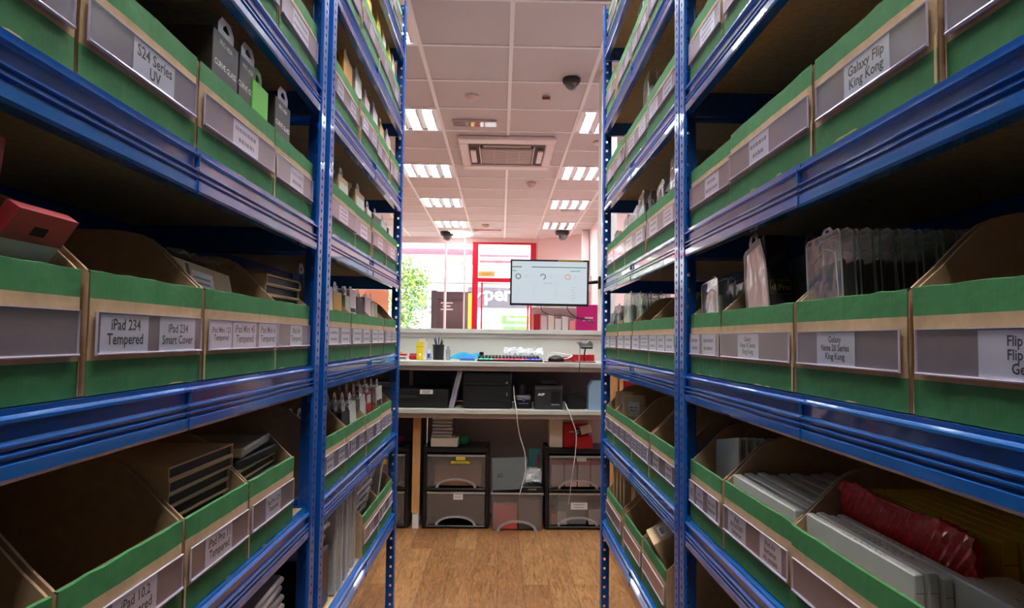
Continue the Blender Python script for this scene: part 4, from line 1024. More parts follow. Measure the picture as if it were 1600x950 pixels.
# things on the counter shelf
SZ = .7625
def device(nm, x, y, label, cat, build, rz=0):
    r = empty(nm, (x, y, SZ), rz); tag(r, label, cat); build(r); return r
PRN = mat('printer_black', (28, 28, 31), .4); PRN2 = mat('printer_charcoal', (46, 47, 52), .45)
def pr_a(r):
    MB().cbox(-.105, .105, 0, .30, 0, .115, PRN, .008).build('body', r); MB().cbox(-.10, .10, .01, .29, .116, .155, PRN2, .006).build('scanner_lid', r)
    MB().cbox(-.08, .08, -.006, .02, .03, .045, BLACK, .003).build('paper_slot', r)
def pr_b(r):
    MB().cbox(-.165, .165, 0, .32, .0, .115, PRN, .008).build('body', r); MB().box(-.14, .10, -.002, .004, .035, .05, BLACK).build('paper_slot', r)
    q = MB(); q.box(-.01, .07, -.0015, -.0005, .085, .112, WCARD); scribble(q, .03, .098, .07, .02, -.002, 2, INK); q.build('white_sticker', r)
    MB().cbox(-.16, -.03, -.004, .02, .06, .075, PRN2, .002).build('control_panel', r)
def pr_c(r):
    MB().cbox(-.152, .152, 0, .36, 0, .148, PRN, .008).build('body', r); MB().cbox(-.15, .15, .0, .35, .149, .222, PRN, .008).build('scanner_lid', r)
    MB().box(-.13, .11, -.002, .01, .166, .176, BLACK).build('paper_slot', r); MB().box(-.14, .13, -.008, 0, .148, .153, PRN2).build('output_lip', r)
    MB().box(-.146, .146, -.003, 0, .05, .053, PRN2).build('tray_seam', r)
    MB().cbox(.112, .125, -.003, .0, .155, .165, WHITE, .002).build('power_button', r); MB().box(.118, .121, -.002, 0, .08, .1, WHITE).build('side_light', r)
    MB().lathe([(0, 0), (.004, 0), (.004, .001), (0, .001)], mat('blue_led', (60, 80, 220), .3), 12, Matrix.Translation((-.135, 0, .035)) @ Matrix.Rotation(R(90), 4, 'X')).build('blue_dot', r)
def pr_d(r):
    MB().cbox(-.052, .052, 0, .15, 0, .075, BLACK, .008).build('body', r); MB().cbox(-.046, .046, -.006, .1, .052, .082, METAL, .008).build('silver_cover', r)
    MB().lathe([(.0, 0), (.036, 0), (.040, .01), (.040, .06), (.03, .075), (0, .08)], BLACK, 20, Matrix.Translation((-.005, .08, .078))).build('paper_roll_cover', r)
    q = MB(); q.lathe([(0, 0), (.011, 0), (.011, .002), (0, .002)], mat('violet_badge', (96, 84, 190), .3), 16, Matrix.Translation((0, -.006, .055)) @ Matrix.Rotation(R(90), 4, 'X')); q.build('round_badge', r)
    MB().box(-.03, .03, -.003, 0, .03, .034, METAL).build('silver_line', r)
def pr_e(r):
    q = MB(); q.prism([(0, 0), (0, .125), (.02, .145), (.16, .155), (.19, .14), (.19, 0)], -.085, .085, PRN2, 'x'); q.build('body', r)
    MB().cbox(-.05, .06, .03, .12, .150, .172, PRN, .006).build('top_cover', r)
    MB().box(.015, .07, -.002, 0, .04, .11, BLACK).build('media_window', r)
    q = MB(); q.prism([(-.068, .085), (-.062, .098), (-.03, .1), (-.022, .094), (-.036, .09), (-.03, .085)], -.0012, 0, WHITE, 'y'); q.text('ZP', -.045, .094, .02, .010, BLACK, -.0016); q.build('brand_mark', r)
    MB().box(.015, .066, -.0016, 0, .026, .034, METAL).build('silver_badge', r)
device('desktop_printer', -.760, 4.13, 'black desktop machine at the left end of the counter shelf', 'printer', pr_a)
device('inkjet_printer', -.485, 4.13, 'flat black inkjet printer with white sticker on the shelf', 'printer', pr_b)
device('office_printer', -.078, 4.13, 'large black office printer in the middle of the shelf', 'printer', pr_c)
device('receipt_printer', .145, 4.15, 'small receipt printer with silver cover and violet badge', 'printer', pr_d)
device('label_printer', .300, 4.12, 'charcoal label printer with white logo badge', 'printer', pr_e)
q = MB(); q.prism([(0, 0), (.030, 0), (.082, .225), (.052, .225)], 0, .20, mat('lilac_grey', (170, 166, 186), .5), 'y'); q.prism([(.011, -.0), (.014, 0), (.066, .225), (.063, .225)], -.0012, -.0, DGREY, 'y')
o = q.build('ring_binder', None, (-.318, 4.14, SZ)); tag(o, 'lilac grey binder leaning against the office printer', 'binder')
o = MB().cbox(-.06, .06, 0, .12, 0, .075, BLACK, .006).build('power_brick', None, (.478, 4.16, SZ)); tag(o, 'black power box on the shelf beside the blue folder', 'power supply')
q = MB(); q.prism([(-.04, 0), (.045, 0), (.045, .18), (-.015, .18), (-.04, .14)], 0, .10, mat('pale_blue', (146, 182, 214), .5), 'y')
o = q.build('blue_folder', None, (.585, 4.10, SZ)); tag(o, 'pale blue folder box at the right end of the shelf', 'folder')
o = MB().cbox(.0, .022, 0, .2, 0, .02, DGREY, .003)
def cable(nm, pts, r_, m_, label):
    # smooth the polyline with Catmull-Rom
    P = [Vector(p) for p in pts]; out = []
    for i in range(len(P)-1):
        p0, p1, p2, p3 = P[max(i-1, 0)], P[i], P[i+1], P[min(i+2, len(P)-1)]
        for k in range(6):
            t = k/6; out.append(.5*((2*p1)+(-p0+p2)*t+(2*p0-5*p1+4*p2-p3)*t*t+(-p0+3*p1-3*p2+p3)*t**3))
    out.append(P[-1]); o = MB().tube(out, r_, m_, 6).build(nm); tag(o, label, 'cable'); return o
cable('power_cable', [(.085, 4.22, .90), (.088, 4.10, .83), (.10, 4.05, .765), (.106, 4.05, .70), (.125, 4.09, .60), (.155, 4.10, .50), (.16, 4.12, .38), (.13, 4.13, .25), (.128, 4.17, .237)], .003, WHITE, 'white cable hanging from the shelf beside the office printer')
cable('power_cable', [(.40, 4.36, .79), (.402, 4.15, .80), (.41, 4.05, .775), (.44, 4.045, .70), (.465, 4.06, .62), (.462, 4.08, .50), (.445, 4.10, .35), (.438, 4.18, .20), (.44, 4.236, .16)], .003, WHITE, 'white cable hanging before the right drawer tower')
cable('thin_cable', [(.44, 4.33, .90), (.45, 4.31, .87), (.43, 4.30, .82), (.405, 4.29, .80)], .002, BLACK, 'thin black cable looping above the power box')
cable('thin_cable', [(.56, 4.3, .92), (.55, 4.26, .88), (.50, 4.24, .86), (.46, 4.24, .845)], .002, BLACK, 'thin black cable beside the pale blue folder')

# things on the worktop
WZ = 1.053
o = MB().cbox(-.02, .02, 0, .05, 0, .06, mat('wax_orange', (206, 166, 120), .5), .012).build('tape_roll', None, (-.665, 4.36, WZ)); tag(o, 'tan tape roll at the left of the worktop', 'tape roll')
q = MB(); q.cbox(-.028, .028, 0, .03, 0, .036, OFFW, .003); q.box(-.0282, .0282, -.0003, .0302, .024, .0362, RED); q.box(-.022, .022, -.0006, 0, .006, .014, BLACKM)
o = q.build('small_carton', None, (-.632, 4.29, WZ)); tag(o, 'small white carton with red top on the worktop', 'carton')
q = MB(); q.cbox(-.03, .03, 0, .045, 0, .03, RED, .004); q.cbox(-.028, .028, .004, .041, .03, .04, PINKC, .004)
o = q.build('red_tin', None, (-.560, 4.30, WZ)); tag(o, 'red tin beside the yellow box on the worktop', 'tin')
q = MB(); q.cbox(-.032, .032, 0, .035, 0, .115, YEL, .002); q.box(.012, .0324, -.0004, .0354, 0.0, .1152, OFFW); q.box(-.0322, .012, -.0005, 0, .08, .084, GOLD); q.lathe([(0, 0), (.008, 0), (.008, .001), (0, .001)], OFFW, 12, Matrix.Translation((-.012, 0, .032)) @ Matrix.Rotation(R(90), 4, 'X')); q.box(-.018, .018, .008, .028, .115, .135, OFFW)
o = q.build('yellow_box', None, (-.508, 4.28, WZ)); tag(o, 'tall yellow box with white side on the worktop', 'box')
q = MB(); q.lathe([(0, 0), (.016, 0), (.017, .05), (.012, .06), (.012, .07), (0, .07)], mat('sanitiser', (210, 222, 235), .3), 14); q.box(-.008, .008, -.0175, -.016, .012, .04, mat('blue_ink', (40, 70, 170), .4))
o = q.build('small_bottle', None, (-.462, 4.30, WZ)); tag(o, 'small white bottle with blue label between box and pen pot', 'bottle')
MESHM = clear('pen_mesh', (120, 120, 125), .55, .3, .4, body=(20, 20, 24))
pp = empty('pen_pot', (-.402, 4.31, WZ)); tag(pp, 'black mesh pen pot full of pens on the worktop', 'pen pot')
q = MB(); q.lathe([(.034, 0), (.038, .095)], MESHM, 24); q.lathe([(0, .0005), (.034, .0005)], BLACK, 24); q.lathe([(.037, .092), (.040, .092), (.040, .098), (.037, .098)], BLACK, 24); q.lathe([(.033, 0), (.0355, 0), (.0355, .006), (.033, .006)], BLACK, 24); q.build('mesh_cup', pp)
PENC = [BLACK, mat('pen_blue', (60, 80, 190), .3), BLACK, WHITE, BLACK, MATS['pen_blue'], GREYC, BLACK]
for i in range(8):
    a_ = i*.8; rr_ = .018
    p0 = Vector((-.402-rr_*math.cos(a_)*.6, 4.31-rr_*math.sin(a_)*.6, WZ+.004)); p1 = Vector((-.402+rr_*math.cos(a_)*1.6, 4.31+rr_*math.sin(a_)*1.2, WZ+.125+.012*(i % 3)))
    o = MB().tube([tuple(p0), tuple(p0.lerp(p1, .9)), tuple(p1)], [.004, .004, .0015], PENC[i], 8).build('pen')
    tag(o, '%s pen in the mesh pot, %s clockwise from the right' % ('blue' if PENC[i] is MATS['pen_blue'] else 'white' if PENC[i] is WHITE else 'dark', ORD[i]), 'pen', 'pens in the mesh pot')
q = MB(); q.tube([(-.03, -.002, .12), (-.006, 0, .075), (.012, 0, .128)], .006, BLACK, 8)
q = MB(); q.lathe([(0, 0), (.014, 0), (.015, .06), (.008, .075), (.008, .09), (0, .09)], clear('clear_bottle', (220, 225, 225), .2, .6, .1), 14)
o = q.build('clear_bottle', None, (-.340, 4.31, WZ)); tag(o, 'slim clear bottle right of the pen pot', 'bottle')
CLOTH = mat('cyan_cloth', (30, 160, 205), .8, noise=.1, bump=.3)
q = MB(); vs = []; fs = []; n = 16
for j in range(9):
    for i in range(n+1):
        t = i/n; x = -.095+.19*t; y = -.03+.06*j/8
        z = (.018+.028*math.sin(math.pi*t)**.7+.03*max(0, t-.7)*3*(.9 if j > 4 else .3))*math.sin(math.pi*(j+.6)/9.2)+.004*math.sin(9*t+j)
        vs.append((x, y, max(.0005, z)))
for j in range(8):
    for i in range(n):
        a_ = j*(n+1)+i; fs.append((a_, a_+1, a_+n+2, a_+n+1))
q.add(vs, fs, CLOTH, smooth=True); q.lathe([(.0, 0), (.05, 0), (.046, .016), (.03, .022), (0, .024)], mat('blue_sponge', (70, 130, 220), .7), 18, Matrix.Translation((.02, -.035, 0)) @ Matrix.Scale(1, 4))
o = q.build('cleaning_cloth', None, (-.235, 4.33, WZ)); tag(o, 'cyan cleaning cloth heaped on the worktop', 'cloth')
# keyboard
kb = empty('keyboard', (.058, 4.20, WZ)); tag(kb, 'black backlit keyboard on the worktop', 'keyboard')
KW = .405
MB().prism([(-.065, 0), (.065, 0), (.065, .022), (-.065, .012)], -KW/2, KW/2, BLACK, 'x').build('case', kb)
LED = [emis('led_green', (30, 210, 140), 1.2), emis('led_red', (255, 40, 90), 1.2), emis('led_violet', (90, 60, 255), 1.2)]
q = MB()
for i in range(12): q.box(-KW/2+.01+.032*i, -KW/2+.036+.032*i, -.052, -.050, .0125, .0185, LED[0 if i < 3 else (1 if i < 9 else 2)])
q.build('backlight', kb)
for r_ in range(5):
    for c_ in range(18):
        x = -KW/2+.012+.0215*c_; y = -.048+.021*r_
        o = spawn('keycap', lambda: MB().cbox(-.009, .009, -.008, .008, 0, .013, mat('keycap', (36, 36, 40), .5), .003).build('keycap', kb))
        o.parent = kb; o.location = (x, y, .0175+.0016*r_)
q = MB(); q.cbox(-.014, .014, -.006, .006, 0, .03, BLACK, .004); q.build('volume_knob', kb, (-KW/2+.022, .058, .026))
# shrink bag, mouse, wires, scanner
o = crinkle(.26, .06, BAG, 14, .014); o.location = (.15, 4.40, WZ+.045); o.rotation_euler = (R(35), 0, 0); tag(o, 'crumpled clear plastic bag behind the keyboard', 'plastic bag')
o = MB().cbox(-.16, .16, -.09, .06, 0, .003, mat('maroon_mat', (120, 40, 56), .7), .002).build('mouse_mat', None, (.43, 4.20, WZ)); tag(o, 'dark red mouse mat right of the keyboard', 'mouse mat')
q = MB(); q.lathe([(0, 0), (.05, 0), (.054, .008), (.046, .024), (.02, .036), (0, .038)], BLACK, 22, Matrix.Scale(.62, 4, (0, 1, 0)))
o = q.build('computer_mouse', None, (.350, 4.19, WZ+.004)); tag(o, 'black computer mouse on the dark red mat', 'mouse')
cable('white_cable', [(.30, 4.36, WZ+.03), (.34, 4.32, WZ+.055), (.42, 4.3, WZ+.045), (.46, 4.28, WZ+.04), (.42, 4.25, WZ+.02), (.36, 4.27, WZ+.02), (.33, 4.30, WZ+.01)], .004, WHITE, 'coiled white cable behind the black mouse')
for i, x in enumerate((.485, .540, .590)):
    o = MB().cbox(-.024, .024, 0, .03, 0, .045, RED, .003).build('red_carton', None, (x, 4.33+.01*i, WZ), (0, 0, R(-6+6*i))); tag(o, 'small red carton by the scanner stand, %s from left' % ORD[i], 'carton', 'small red cartons')
o = MB().cbox(-.03, .03, 0, .03, 0, .028, mat('rust_card', (150, 50, 44), .5), .003).build('rust_carton', None, (.44, 4.40, WZ)); tag(o, 'rust coloured flat carton behind the red ones', 'carton')
bs = empty('barcode_scanner', (.535, 4.25, WZ)); tag(bs, 'grey barcode scanner on a weighted stand', 'barcode scanner')
q = MB(); q.prism([(-.055, 0), (.065, 0), (.065, .005), (-.055, .005)], -.04, .04, METAL, 'y'); q.build('base', bs)
MB().tube([(.0, 0, .005), (.0, 0, .05), (.006, .0, .09)], .005, BLACK, 8).build('stem', bs)
q = MB(); q.prism([(-.052, .128), (-.03, .098), (.045, .098), (.055, .108), (.03, .14), (.012, .118), (-.01, .118), (-.03, .132)], -.025, .025, METAL, 'y'); q.build('cradle', bs)
MB().cbox(-.025, .05, -.03, .03, .084, .1, BLACK, .008).build('scanner_head', bs)
cable('scanner_cable', [(.50, 4.22, WZ+.13), (.495, 4.16, WZ+.10), (.488, 4.10, WZ+.02), (.483, 4.06, WZ+.006), (.480, 4.056, WZ-.04), (.478, 4.08, .995)], .002, BLACK, 'thin black cable falling over the worktop edge')

# ------------------------------------------------------------------ TV screen on its arm
tvy = 4.62
tv = empty('television', (.333, tvy, 1.588)); tag(tv, 'flat television showing a dashboard, on a wall arm above the counter', 'television')
tv.rotation_euler = (0, R(.3), R(-1.0))
TWd, THt = .548, .322
MB().cbox(-TWd/2, TWd/2, .006, .04, -THt/2, THt/2, BLACK, .004).build('housing', tv)
q = MB(); bz = .012
for (a0, a1, c0, c1) in ((-TWd/2, TWd/2, THt/2-bz, THt/2), (-TWd/2, TWd/2, -THt/2, -THt/2+bz+.003), (-TWd/2, -TWd/2+bz, -THt/2, THt/2), (TWd/2-bz, TWd/2, -THt/2, THt/2)): q.box(a0, a1, -.001, .0055, c0, c1, BLACK)
q.box(.055, .235, -.0016, -.0008, THt/2-bz+.002, THt/2-.002, mat('yellow_tape', (150, 140, 10), .5))
q.build('bezel', tv)
q = MB(); S = lambda n_, c_, s_=.75: emis('scr_'+n_, c_, s_*.42, .03)
q.box(-TWd/2+bz, TWd/2-bz, .003, .0055, -THt/2+bz+.003, THt/2-bz, S('bg', (206, 218, 226)))
tl = S('teal', (40, 110, 104)); gn = S('green', (90, 185, 160)); dk = S('dark', (60, 78, 86)); og = S('orange', (226, 150, 96)); rd = S('red', (226, 130, 110)); gy = S('grey', (170, 184, 192))
ys_ = .0026
q.box(-.125, .255, ys_, .0029, .106, .112, tl); q.box(-.262, -.195, ys_, .0029, .105, .112, tl); q.box(-.262, -.232, ys_, .0029, .078, .086, gn); q.box(.145, .215, ys_, .0029, .080, .087, gn)
for (cx, cm, a1_) in ((-.218, dk, 17), (-.045, dk, 12), (.128, og, 17)):
    for i in range(a1_):
        t0, t1_ = 2*math.pi*(i-4)/17, 2*math.pi*(i-3)/17
        q.add([(cx+r0_*math.cos(t_), ys_, .042+r0_*math.sin(t_)) for (r0_, t_) in ((.014, t0), (.020, t0), (.020, t1_), (.014, t1_))], [(0, 1, 2, 3)], cm)
for r_ in range(9):
    for cx in (-.218, -.1, 0.05):
        q.box(cx-.02, cx-.02+random.uniform(.015, .04), ys_, .0029, -.005-.014*r_, -.0038-.014*r_, gy)
for r_ in range(6): q.box(.155, .155+(.03 if r_ % 2 == 0 else .02), ys_, .0029, -.03-.019*r_, -.0275-.019*r_, rd if r_ in (0, 2) else gn)
for (x, l) in ((-.18, .04), (.0, .03), (.17, .02)): q.box(x, x+l, ys_, .0029, .048, .050, gy); q.box(x, x+l*.8, ys_, .0029, .038, .040, gy)
for (x, l) in ((-.04, .02), (-.01, .03)): q.box(x, x+l, ys_, .0029, -.005, -.003, dk)
q.build('screen', tv)
q = MB(); q.cbox(-.04, .04, .04, .06, -.04, .04, BLACK, .004); q.tube([(0, .06, 0), (.16, .10, .0), (.35, .10, .02)], .012, BLACK, 8); q.cbox(.352, .370, .07, .13, -.03, .06, BLACK, .004); q.build('wall_arm', tv)
cable('television_cable', [(.28, 4.67, 1.425), (.29, 4.65, 1.39), (.34, 4.64, 1.365), (.42, 4.64, 1.362), (.50, 4.66, 1.35), (.60, 4.68, 1.33), (.66, 4.7, 1.31)], .003, BLACK, 'black cable sagging from the television bottom to the pillar')
cable('television_cable', [(.46, 4.67, 1.425), (.475, 4.65, 1.39), (.52, 4.66, 1.355), (.60, 4.68, 1.34), (.66, 4.7, 1.325)], .003, BLACK, 'shorter black cable below the television right side')

# wooden-framed red gate beside the counter
o = MB().box(.735, 1.10, 3.98, 4.01, .02, 1.02, REDD).build('door_2'); struct(o)
q = MB(); q.cbox(.655, .70, 3.96, 4.02, 0, 1.06, WOOD, .003); q.cbox(.708, .734, 3.965, 4.02, 0, 1.06, WOOD, .003); q.cbox(.655, 1.10, 3.95, 4.03, 1.062, 1.10, WOOD, .003)
struct(q.build('door_frame', o))

# ------------------------------------------------------------------ ceiling equipment
AC = empty('air_conditioner', (.033, 6.86, CEIL)); tag(AC, 'white ceiling cassette air conditioner above the counter', 'air conditioner')
ACM = mat('cassette_white', (236, 222, 220), .45); ACG = mat('cassette_grille', (176, 160, 152), .6); ACD = mat('vent_dark', (96, 84, 80), .7)
q = MB(); a0, a1 = .475, .30
for (x0, x1, y0, y1) in ((-a0, a0, a1+.12, a0+.1), (-a0, a0, -a0-.1, -a1-.12), (-a0, -a1-.085, -a1-.12, a1+.12), (a1+.085, a0, -a1-.12, a1+.12)):
    q.cbox(x0, x1, y0, y1, -.045, -.001, ACM, .012)
q.box(-.385, .385, -.42, .42, -.025, -.001, ACD); q.build('panel', AC)
q = MB(); q.cbox(-.265, .265, -.27, .27, -.055, -.026, ACG, .01)
for k in range(17): q.box(-.25, .25, -.25+.031*k, -.246+.031*k, -.0575, -.055, ACM)
for k in range(3): q.box(-.13+.13*k, -.126+.13*k, -.25, .25, -.058, -.0575, ACM)
q.build('intake_grille', AC)
for (x0, x1, y0, y1, rot_) in ((-.24, .24, .33, .385, 0), (-.24, .24, -.385, -.33, 0)):
    MB().cbox(x0, x1, y0, y1, -.05, -.036, ACG, .004).build('louvre_flap', AC)
for x0 in (-.37, .315):
    MB().cbox(x0, x0+.055, -.22, .22, -.06, -.04, ACM, .008).build('louvre_flap', AC)
for sx in (-.278, .270): MB().cbox(sx, sx+.010, -.31, .31, -.05, -.026, ACM, .002).build('inner_rim', AC)
def dome(x, y, s_, label):
    r = empty('dome_camera', (x, y, CEIL-.006)); tag(r, label, 'security camera', 'black dome cameras on the ceiling')
    q = MB(); q.lathe([(0, 0), (.066*s_, 0), (.068*s_, -.012*s_), (.060*s_, -.034*s_), (.045*s_, -.04*s_)], BLACKM, 28); q.build('housing', r)
    q = MB(); q.lathe([(.05*s_, -.034*s_)]+[(.05*s_*math.cos(t), (-.038-.048*math.sin(t))*s_) for t in [math.pi/2*i/8 for i in range(9)]], clear('dome_glass', (90, 90, 92), .15, .9, .05), 24); q.build('dome', r)
    q = MB(); q.lathe([(0, -.072*s_), (.02*s_, -.07*s_), (.032*s_, -.05*s_), (.032*s_, -.036*s_)], BLACK, 16); q.lathe([(0, -.078*s_), (.01*s_, -.077*s_), (.012*s_, -.066*s_)], METAL, 12); q.build('lens', r)
dome(.50, 4.86, 1, 'black dome camera on the ceiling, large and nearest')
dome(-1.02, 12.2, 1.9, 'black dome camera above the shop window on the left')
dome(1.08, 11.9, 1.9, 'black dome camera above the wall right of the door')
def disc(x, y, r_, h_, m_, nm, label, cat):
    q = MB(); q.lathe([(0, 0), (r_, 0), (r_, -h_*.4), (r_*.8, -h_*.55), (r_*.62, -h_), (0, -h_)], m_, 28); o = q.build(nm, None, (x, y, CEIL-.001)); tag(o, label, cat); return o
disc(-.262, 5.25, .055, .035, mat('detector', (226, 206, 196), .5), 'smoke_detector', 'cream smoke detector before the cassette air conditioner', 'smoke detector')
disc(.355, 8.2, .06, .07, MATS['detector'], 'smoke_detector', 'small white smoke detector beyond the cassette air conditioner', 'smoke detector')
disc(.955, 6.45, .075, .03, MATS['detector'], 'smoke_detector', 'white round detector beside the right column of lights', 'smoke detector')
disc(-.29, 11.35, .06, .05, MATS['detector'], 'smoke_detector', 'tiny white detector near the shop front', 'smoke detector')
q = MB(); q.cbox(-.034, .034, -.02, .02, -.035, 0, MATS['detector'], .004); q.box(-.03, .03, -.0205, -.02, -.028, -.012, PINKC)
o = q.build('motion_sensor', None, (.335, 5.24, CEIL-.001)); tag(o, 'small square sensor left of the dome camera', 'sensor')
def lin_light(x, y, w_, label, y1=.07):
    r = empty('emergency_light', (x, y, CEIL-.001)); tag(r, label, 'emergency light')
    MB().cbox(-w_/2, w_/2, -y1, y1, -.02, 0, MATS['detector'], .004).build('housing', r)
    MB().cbox(-w_/2+.006, w_/2-.006, -y1+.006, y1-.006, -.024, -.0205, clear('lens_strip', (230, 230, 230), .2, 1, .05), .002).build('lens', r)
lin_light(-.262, 5.9, .40, 'slim glossy emergency light between detector and air conditioner')
lin_light(-.27, 11.9, .5, 'slim diffuser on the ceiling before the door', .03)
lin_light(1.02, 9.95, .3, 'slim diffuser on the ceiling between right lights', .03)
o = MB().lathe([(0, 0), (.28, 0), (.27, -.04), (0, -.06)], emis('round_lamp', (255, 250, 246), 3), 32).build('round_ceiling_lamp', None, (-.85, 12.35, CEIL-.001)); tag(o, 'round ceiling lamp above the shop window', 'ceiling light')

# ------------------------------------------------------------------ shop front
GLASS = clear('shop_glass', (250, 252, 252), .02, .15, .02)
ZH = EYE+1.86
def frame(nm, rects, m_, y0=YF, y1=YF+.08):
    q = MB()
    for (x0, x1, z0, z1) in rects: q.box(x0, x1, y0, y1, z0, z1, m_)
    return q
o = frame('door_1', ((-.575, -.465, 0, ZH), (.555, .665, 0, ZH), (-.465, .555, ZH-.04, ZH), (-.465, .555, 2.28, 2.36), (-.40, -.37, .02, 2.27), (.50, .53, .02, 2.27)), REDF).build('door_1'); struct(o)
q = MB()
for z in (ZH-.30, ZH-.18): q.box(-.46, .54, YF+.5, YF+.54, z-.045, z, mat('awning_pink', (232, 120, 140), .5))
struct(q.build('trim_5'))
struct(MB().box(-.37, .50, YF+.03, YF+.036, .05, 2.27, GLASS).build('door_pane', o)); struct(MB().box(-.464, .554, YF+.03, YF+.036, 2.361, ZH-.041, GLASS).build('door_transom', o))
o = frame('window_1', ((XL, -.576, 0, .5), (XL, -.576, ZH-.03, CEIL), (-1.12, -1.08, .5, ZH-.03), (-2.3, -2.26, .5, ZH-.03)), mat('white_frame', (238, 222, 224), .4)).build('window_1'); struct(o)
struct(MB().box(XL, -.576, YF+.035, YF+.041, .5, ZH-.03, GLASS).build('window_pane', o))
struct(MB().box(-.72, -.69, YF-.4, YF-.37, 0, ZH, MATS['white_frame']).build('trim_4'))
slab('wall_front_top', -.576, 1.7, YF, YF+.1, ZH+.001, CEIL, SHOPW)
slab('wall_front_right', .666, 1.7, YF+.01, YF+.1, 0, ZH, SHOPW)
o = MB().box(XL, -.58, YF+.45, YF+.5, ZH-.20, ZH-.08, MATS['awning_pink']).build('trim_6'); struct(o)
q = MB(); q.box(-.44, -.13, YF-.006, YF-.001, 2.38, 2.49, YEL); q.text('24 HOURS', -.285, 2.435, .24, .05, OCH, YF-.007)
q = MB(); q.cbox(-.46, -.14, YF-.008, YF-.002, 2.385, 2.49, mat('amber_sticker', (240, 206, 120), .5), .004); scribble(q, -.30, 2.437, .24, .05, YF-.0085, 1, OCH)
o = q.build('door_sticker'); tag(o, 'amber sticker on the transom glass above the door', 'sticker')
# poster hanging in the left window
q = MB(); q.box(-2.9, -2.18, YF-.06, YF-.05, 1.25, 2.2, mat('peach_poster', (238, 172, 138), .6)); 
q.tube([(-2.55+.16*math.cos(t), YF-.065, 1.72+.07*math.sin(t)) for t in [math.pi*i/10 for i in range(11)]], .012, mat('brown_line', (70, 48, 40), .6), 6)
o = q.build('window_poster'); tag(o, 'peach coloured poster in the shop window, seen through the left rack', 'poster')
# display stand and goods right of the counter
q = MB(); q.cbox(-.10, .10, 0, .03, 0, 1.49, PINK, .004); q.box(-.03, .04, -.001, 0, 1.37, 1.385, ROSEW); q.box(-.045, .05, -.001, 0, 1.35, 1.358, ROSEW)
o = q.build('magenta_display', None, (.735, 5.6, 0)); tag(o, 'magenta display panel below the television', 'display')
dsr = empty('display_rack', (.62, 7.6, 0)); tag(dsr, 'white display rack of goods beyond the counter', 'display rack')
q = MB(); q.box(-.26, .45, 0, .02, 0, 1.95, SHOPW); q.build('back_panel', dsr, (0, .25, 0))
for z in (.9, 1.22, 1.55): MB().box(-.26, .45, 0, .24, z, z+.02, WHITE).build('display_shelf', dsr)
pc = [RED, WCARD, mat('lilac_card', (196, 180, 226), .5), ROSEW, WCARD, PINKC, OFFW, mat('salmon_card', (240, 150, 150), .5)]
for r_, z in enumerate((1.241, 1.571)):
    for i in range(8):
        hh_ = random.uniform(.14, .24); o = MB().cbox(-.036, .036, 0, .06, 0, hh_, pc[(i*3+r_*2) % 8], .004).build('goods_box', None, (.41+.082*i, 7.64, z)); tag(o, 'small goods box on the %s rack shelf, %s from left' % (('lower', 'upper')[r_], ORD[i]), 'box', 'goods boxes on the display rack')

# ------------------------------------------------------------------ the street outside
struct(MB().box(-14, 14, YF+.1, 40, -.16, -.06, mat('street', (120, 118, 116), .9, noise=.1)).build('ground'))
FY = 24.0
WB = mat('facade_white', (170, 166, 162), .8, noise=.05, nscale=3); 
bd = empty('building', (0, FY, 0)); tag(bd, 'white shop building across the street', 'building')
MB().box(-13, 13, 0, 1, -.06, 11, WB).build('facade_wall', bd)
MB().box(-13, 13, -.25, 0, 3.15, 3.35, mat('cornice', (120, 112, 110), .8)).build('cornice', bd)
MB().box(-13, -.95, -.12, 0, 2.1, 2.95, mat('fascia_grey', (96, 104, 108), .6)).build('left_fascia', bd)
q = MB(); q.box(-1.2, 1.6, -.2, 0, 2.30, 3.0, mat('fascia_purple', (52, 42, 52), .6)); q.build('sign_fascia', bd)
q = MB(); q.text('pen', -.10, 2.62, 1.16, .52, WHITE, -.22); q.tube([(-.98, -.22, 2.42), (-.88, -.22, 2.62), (-.78, -.22, 2.76), (-.62, -.22, 2.80)], .035, WHITE, 6); q.build('sign_letters', bd)
for (x0, x1, z0, z1) in ((-1.95, -1.25, 3.85, 4.25), (-1.15, -.95, 3.85, 4.25), (-.25, .02, 3.8, 4.1)):
    f = MB().box(x0, x1, -.05, 0, z0, z1, mat('blind', (92, 78, 72), .7)).build('upper_window', bd)
f = MB().box(-.9, 1.9, -.06, 0, .0, 2.25, mat('shop_interior', (150, 164, 168), .5)).build('shop_window', bd)
MB().box(-.62, .0, -.12, -.06, 1.35, 1.85, mat('mint', (200, 230, 214), .5)).build('window_display', bd)
q = MB(); q.box(.02, 1.15, -.2, -.06, 1.72, 2.0, mat('lime_sign', (60, 134, 24), .5)); q.text('Pharmacy', .55, 1.86, .7, .17, WHITE, -.21); q.build('pharmacy_sign', bd)
MB().box(.08, 1.0, -.16, -.06, 1.35, 1.6, MATS['lime_sign']).build('green_panel', bd)
for k in range(6): MB().box(-3.9+.32*k, -3.7+.32*k, -.3, -.2, .0, 1.9, mat('doorway_%d' % (k % 3), ((120, 120, 128), (150, 128, 128), (104, 108, 122))[k % 3], .7)).build('shutter_panel', bd)
MB().box(-2.95, -2.75, -.3, -.2, 2.3, 2.75, LIME).build('small_green_sign', bd)
tr = empty('street_tree', (-2.55, 17.5, -.06)); tag(tr, 'leafy pale green street tree outside the left window', 'tree')
q = MB(); q.tube([(-.3, 0, 0), (-.3, 0, 1.6), (-.15, 0, 2.3), (0, 0, 3.2)], [.07, .06, .045, .02], mat('bark', (120, 100, 84), .9), 8)
for (x, z) in ((.35, 2.6), (-.8, 2.9), (.25, 3.3)): q.tube([(-.2, 0, 1.9), (x*.6, .1, z*.85), (x, .1, z)], [.03, .02, .008], MATS['bark'], 6)
q.build('trunk', tr)
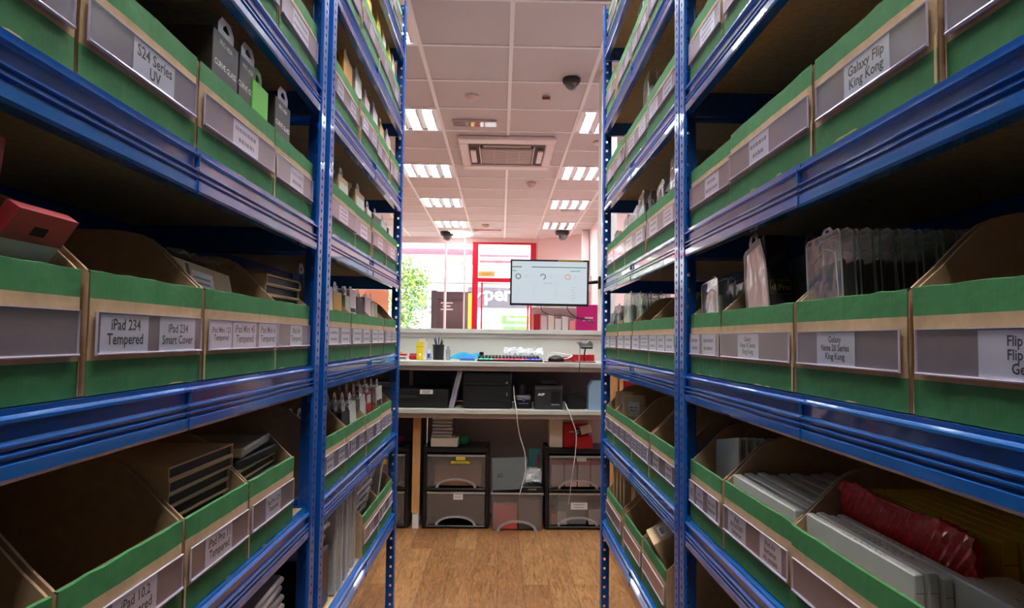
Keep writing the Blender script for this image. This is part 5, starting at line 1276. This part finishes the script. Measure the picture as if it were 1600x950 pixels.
LEAFS = [mat('leaf_a', (92, 122, 36), .6), mat('leaf_b', (128, 150, 60), .6), mat('leaf_c', (60, 96, 26), .6)]
q = MB(); rl = random.Random(5)
for _ in range(2600):
    cl = rl.choice(((-.4, 0, 2.6, .55), (.15, .1, 2.25, .42), (-.1, 0, 3.1, .5), (.3, 0, 2.8, .35), (-.8, 0, 2.2, .5), (.0, 0, 1.7, .4), (-.5, 0, 3.5, .4)))
    v = Vector((rl.gauss(0, .5), rl.gauss(0, .5), rl.gauss(0, .5)))*cl[3]; c = Vector(cl[:3])+v
    a_ = Vector((rl.uniform(-1, 1), rl.uniform(-1, 1), rl.uniform(-1, 1))).normalized()*.055; b2 = a_.cross(Vector((rl.uniform(-1, 1), rl.uniform(-1, 1), 1))).normalized()*.03
    q.add([c-a_, c-b2, c+a_, c+b2], [(0, 1, 2, 3)], rl.choice(LEAFS))
q.build('foliage', tr)
ph = empty('notice_board', (-1.03, 13.75, -.06)); tag(ph, 'dark brown notice board standing outside the shop window', 'notice board')
NB = mat('brown_board', (56, 34, 38), .5); NB2 = mat('brown_panel', (70, 44, 48), .5)
q = MB(); q.box(-.42, -.30, 0, .1, 0, 2.22, NB); q.box(.30, .40, 0, .1, 0, 2.20, NB); q.box(-.30, .30, 0, .1, 2.05, 2.20, NB); q.box(-.30, .30, 0, .1, 1.52, 1.56, NB); q.build('frame', ph)
q = MB(); q.box(-.30, .30, .03, .06, .3, 2.05, NB2); scribble(q, -.1, 1.9, .3, .2, .029, 3, ROSEW); q.build('panel', ph)
o = MB().box(-.80+.12, -.70+.12, 13.5, 13.58, -.06, 2.1, mat('yellow_post', (232, 226, 90), .5)).build('yellow_post'); tag(o, 'yellow post outside between notice board and red door frame', 'post')
q = MB(); q.prism([(0, -.14), (.06, -.03), (.075, 0), (.06, .05), (0, .16), (-.06, .05), (-.075, 0), (-.06, -.03)], 0, .02, mat('lantern_brown', (120, 90, 84), .6), 'y'); q.prism([(0, -.06), (.035, 0), (0, .06), (-.035, 0)], -.004, 0, WHITE, 'y')
o = q.build('wall_lantern', None, (-2.95, 23.6, 1.75)); tag(o, 'small brown diamond lantern on the white pier outside', 'lantern')
o = MB().box(-3.15, -2.6, 23.62, 23.7, 0, 2.15, WHITE).build('white_pier'); tag(o, 'white pier of the shop front across the street', 'pier')
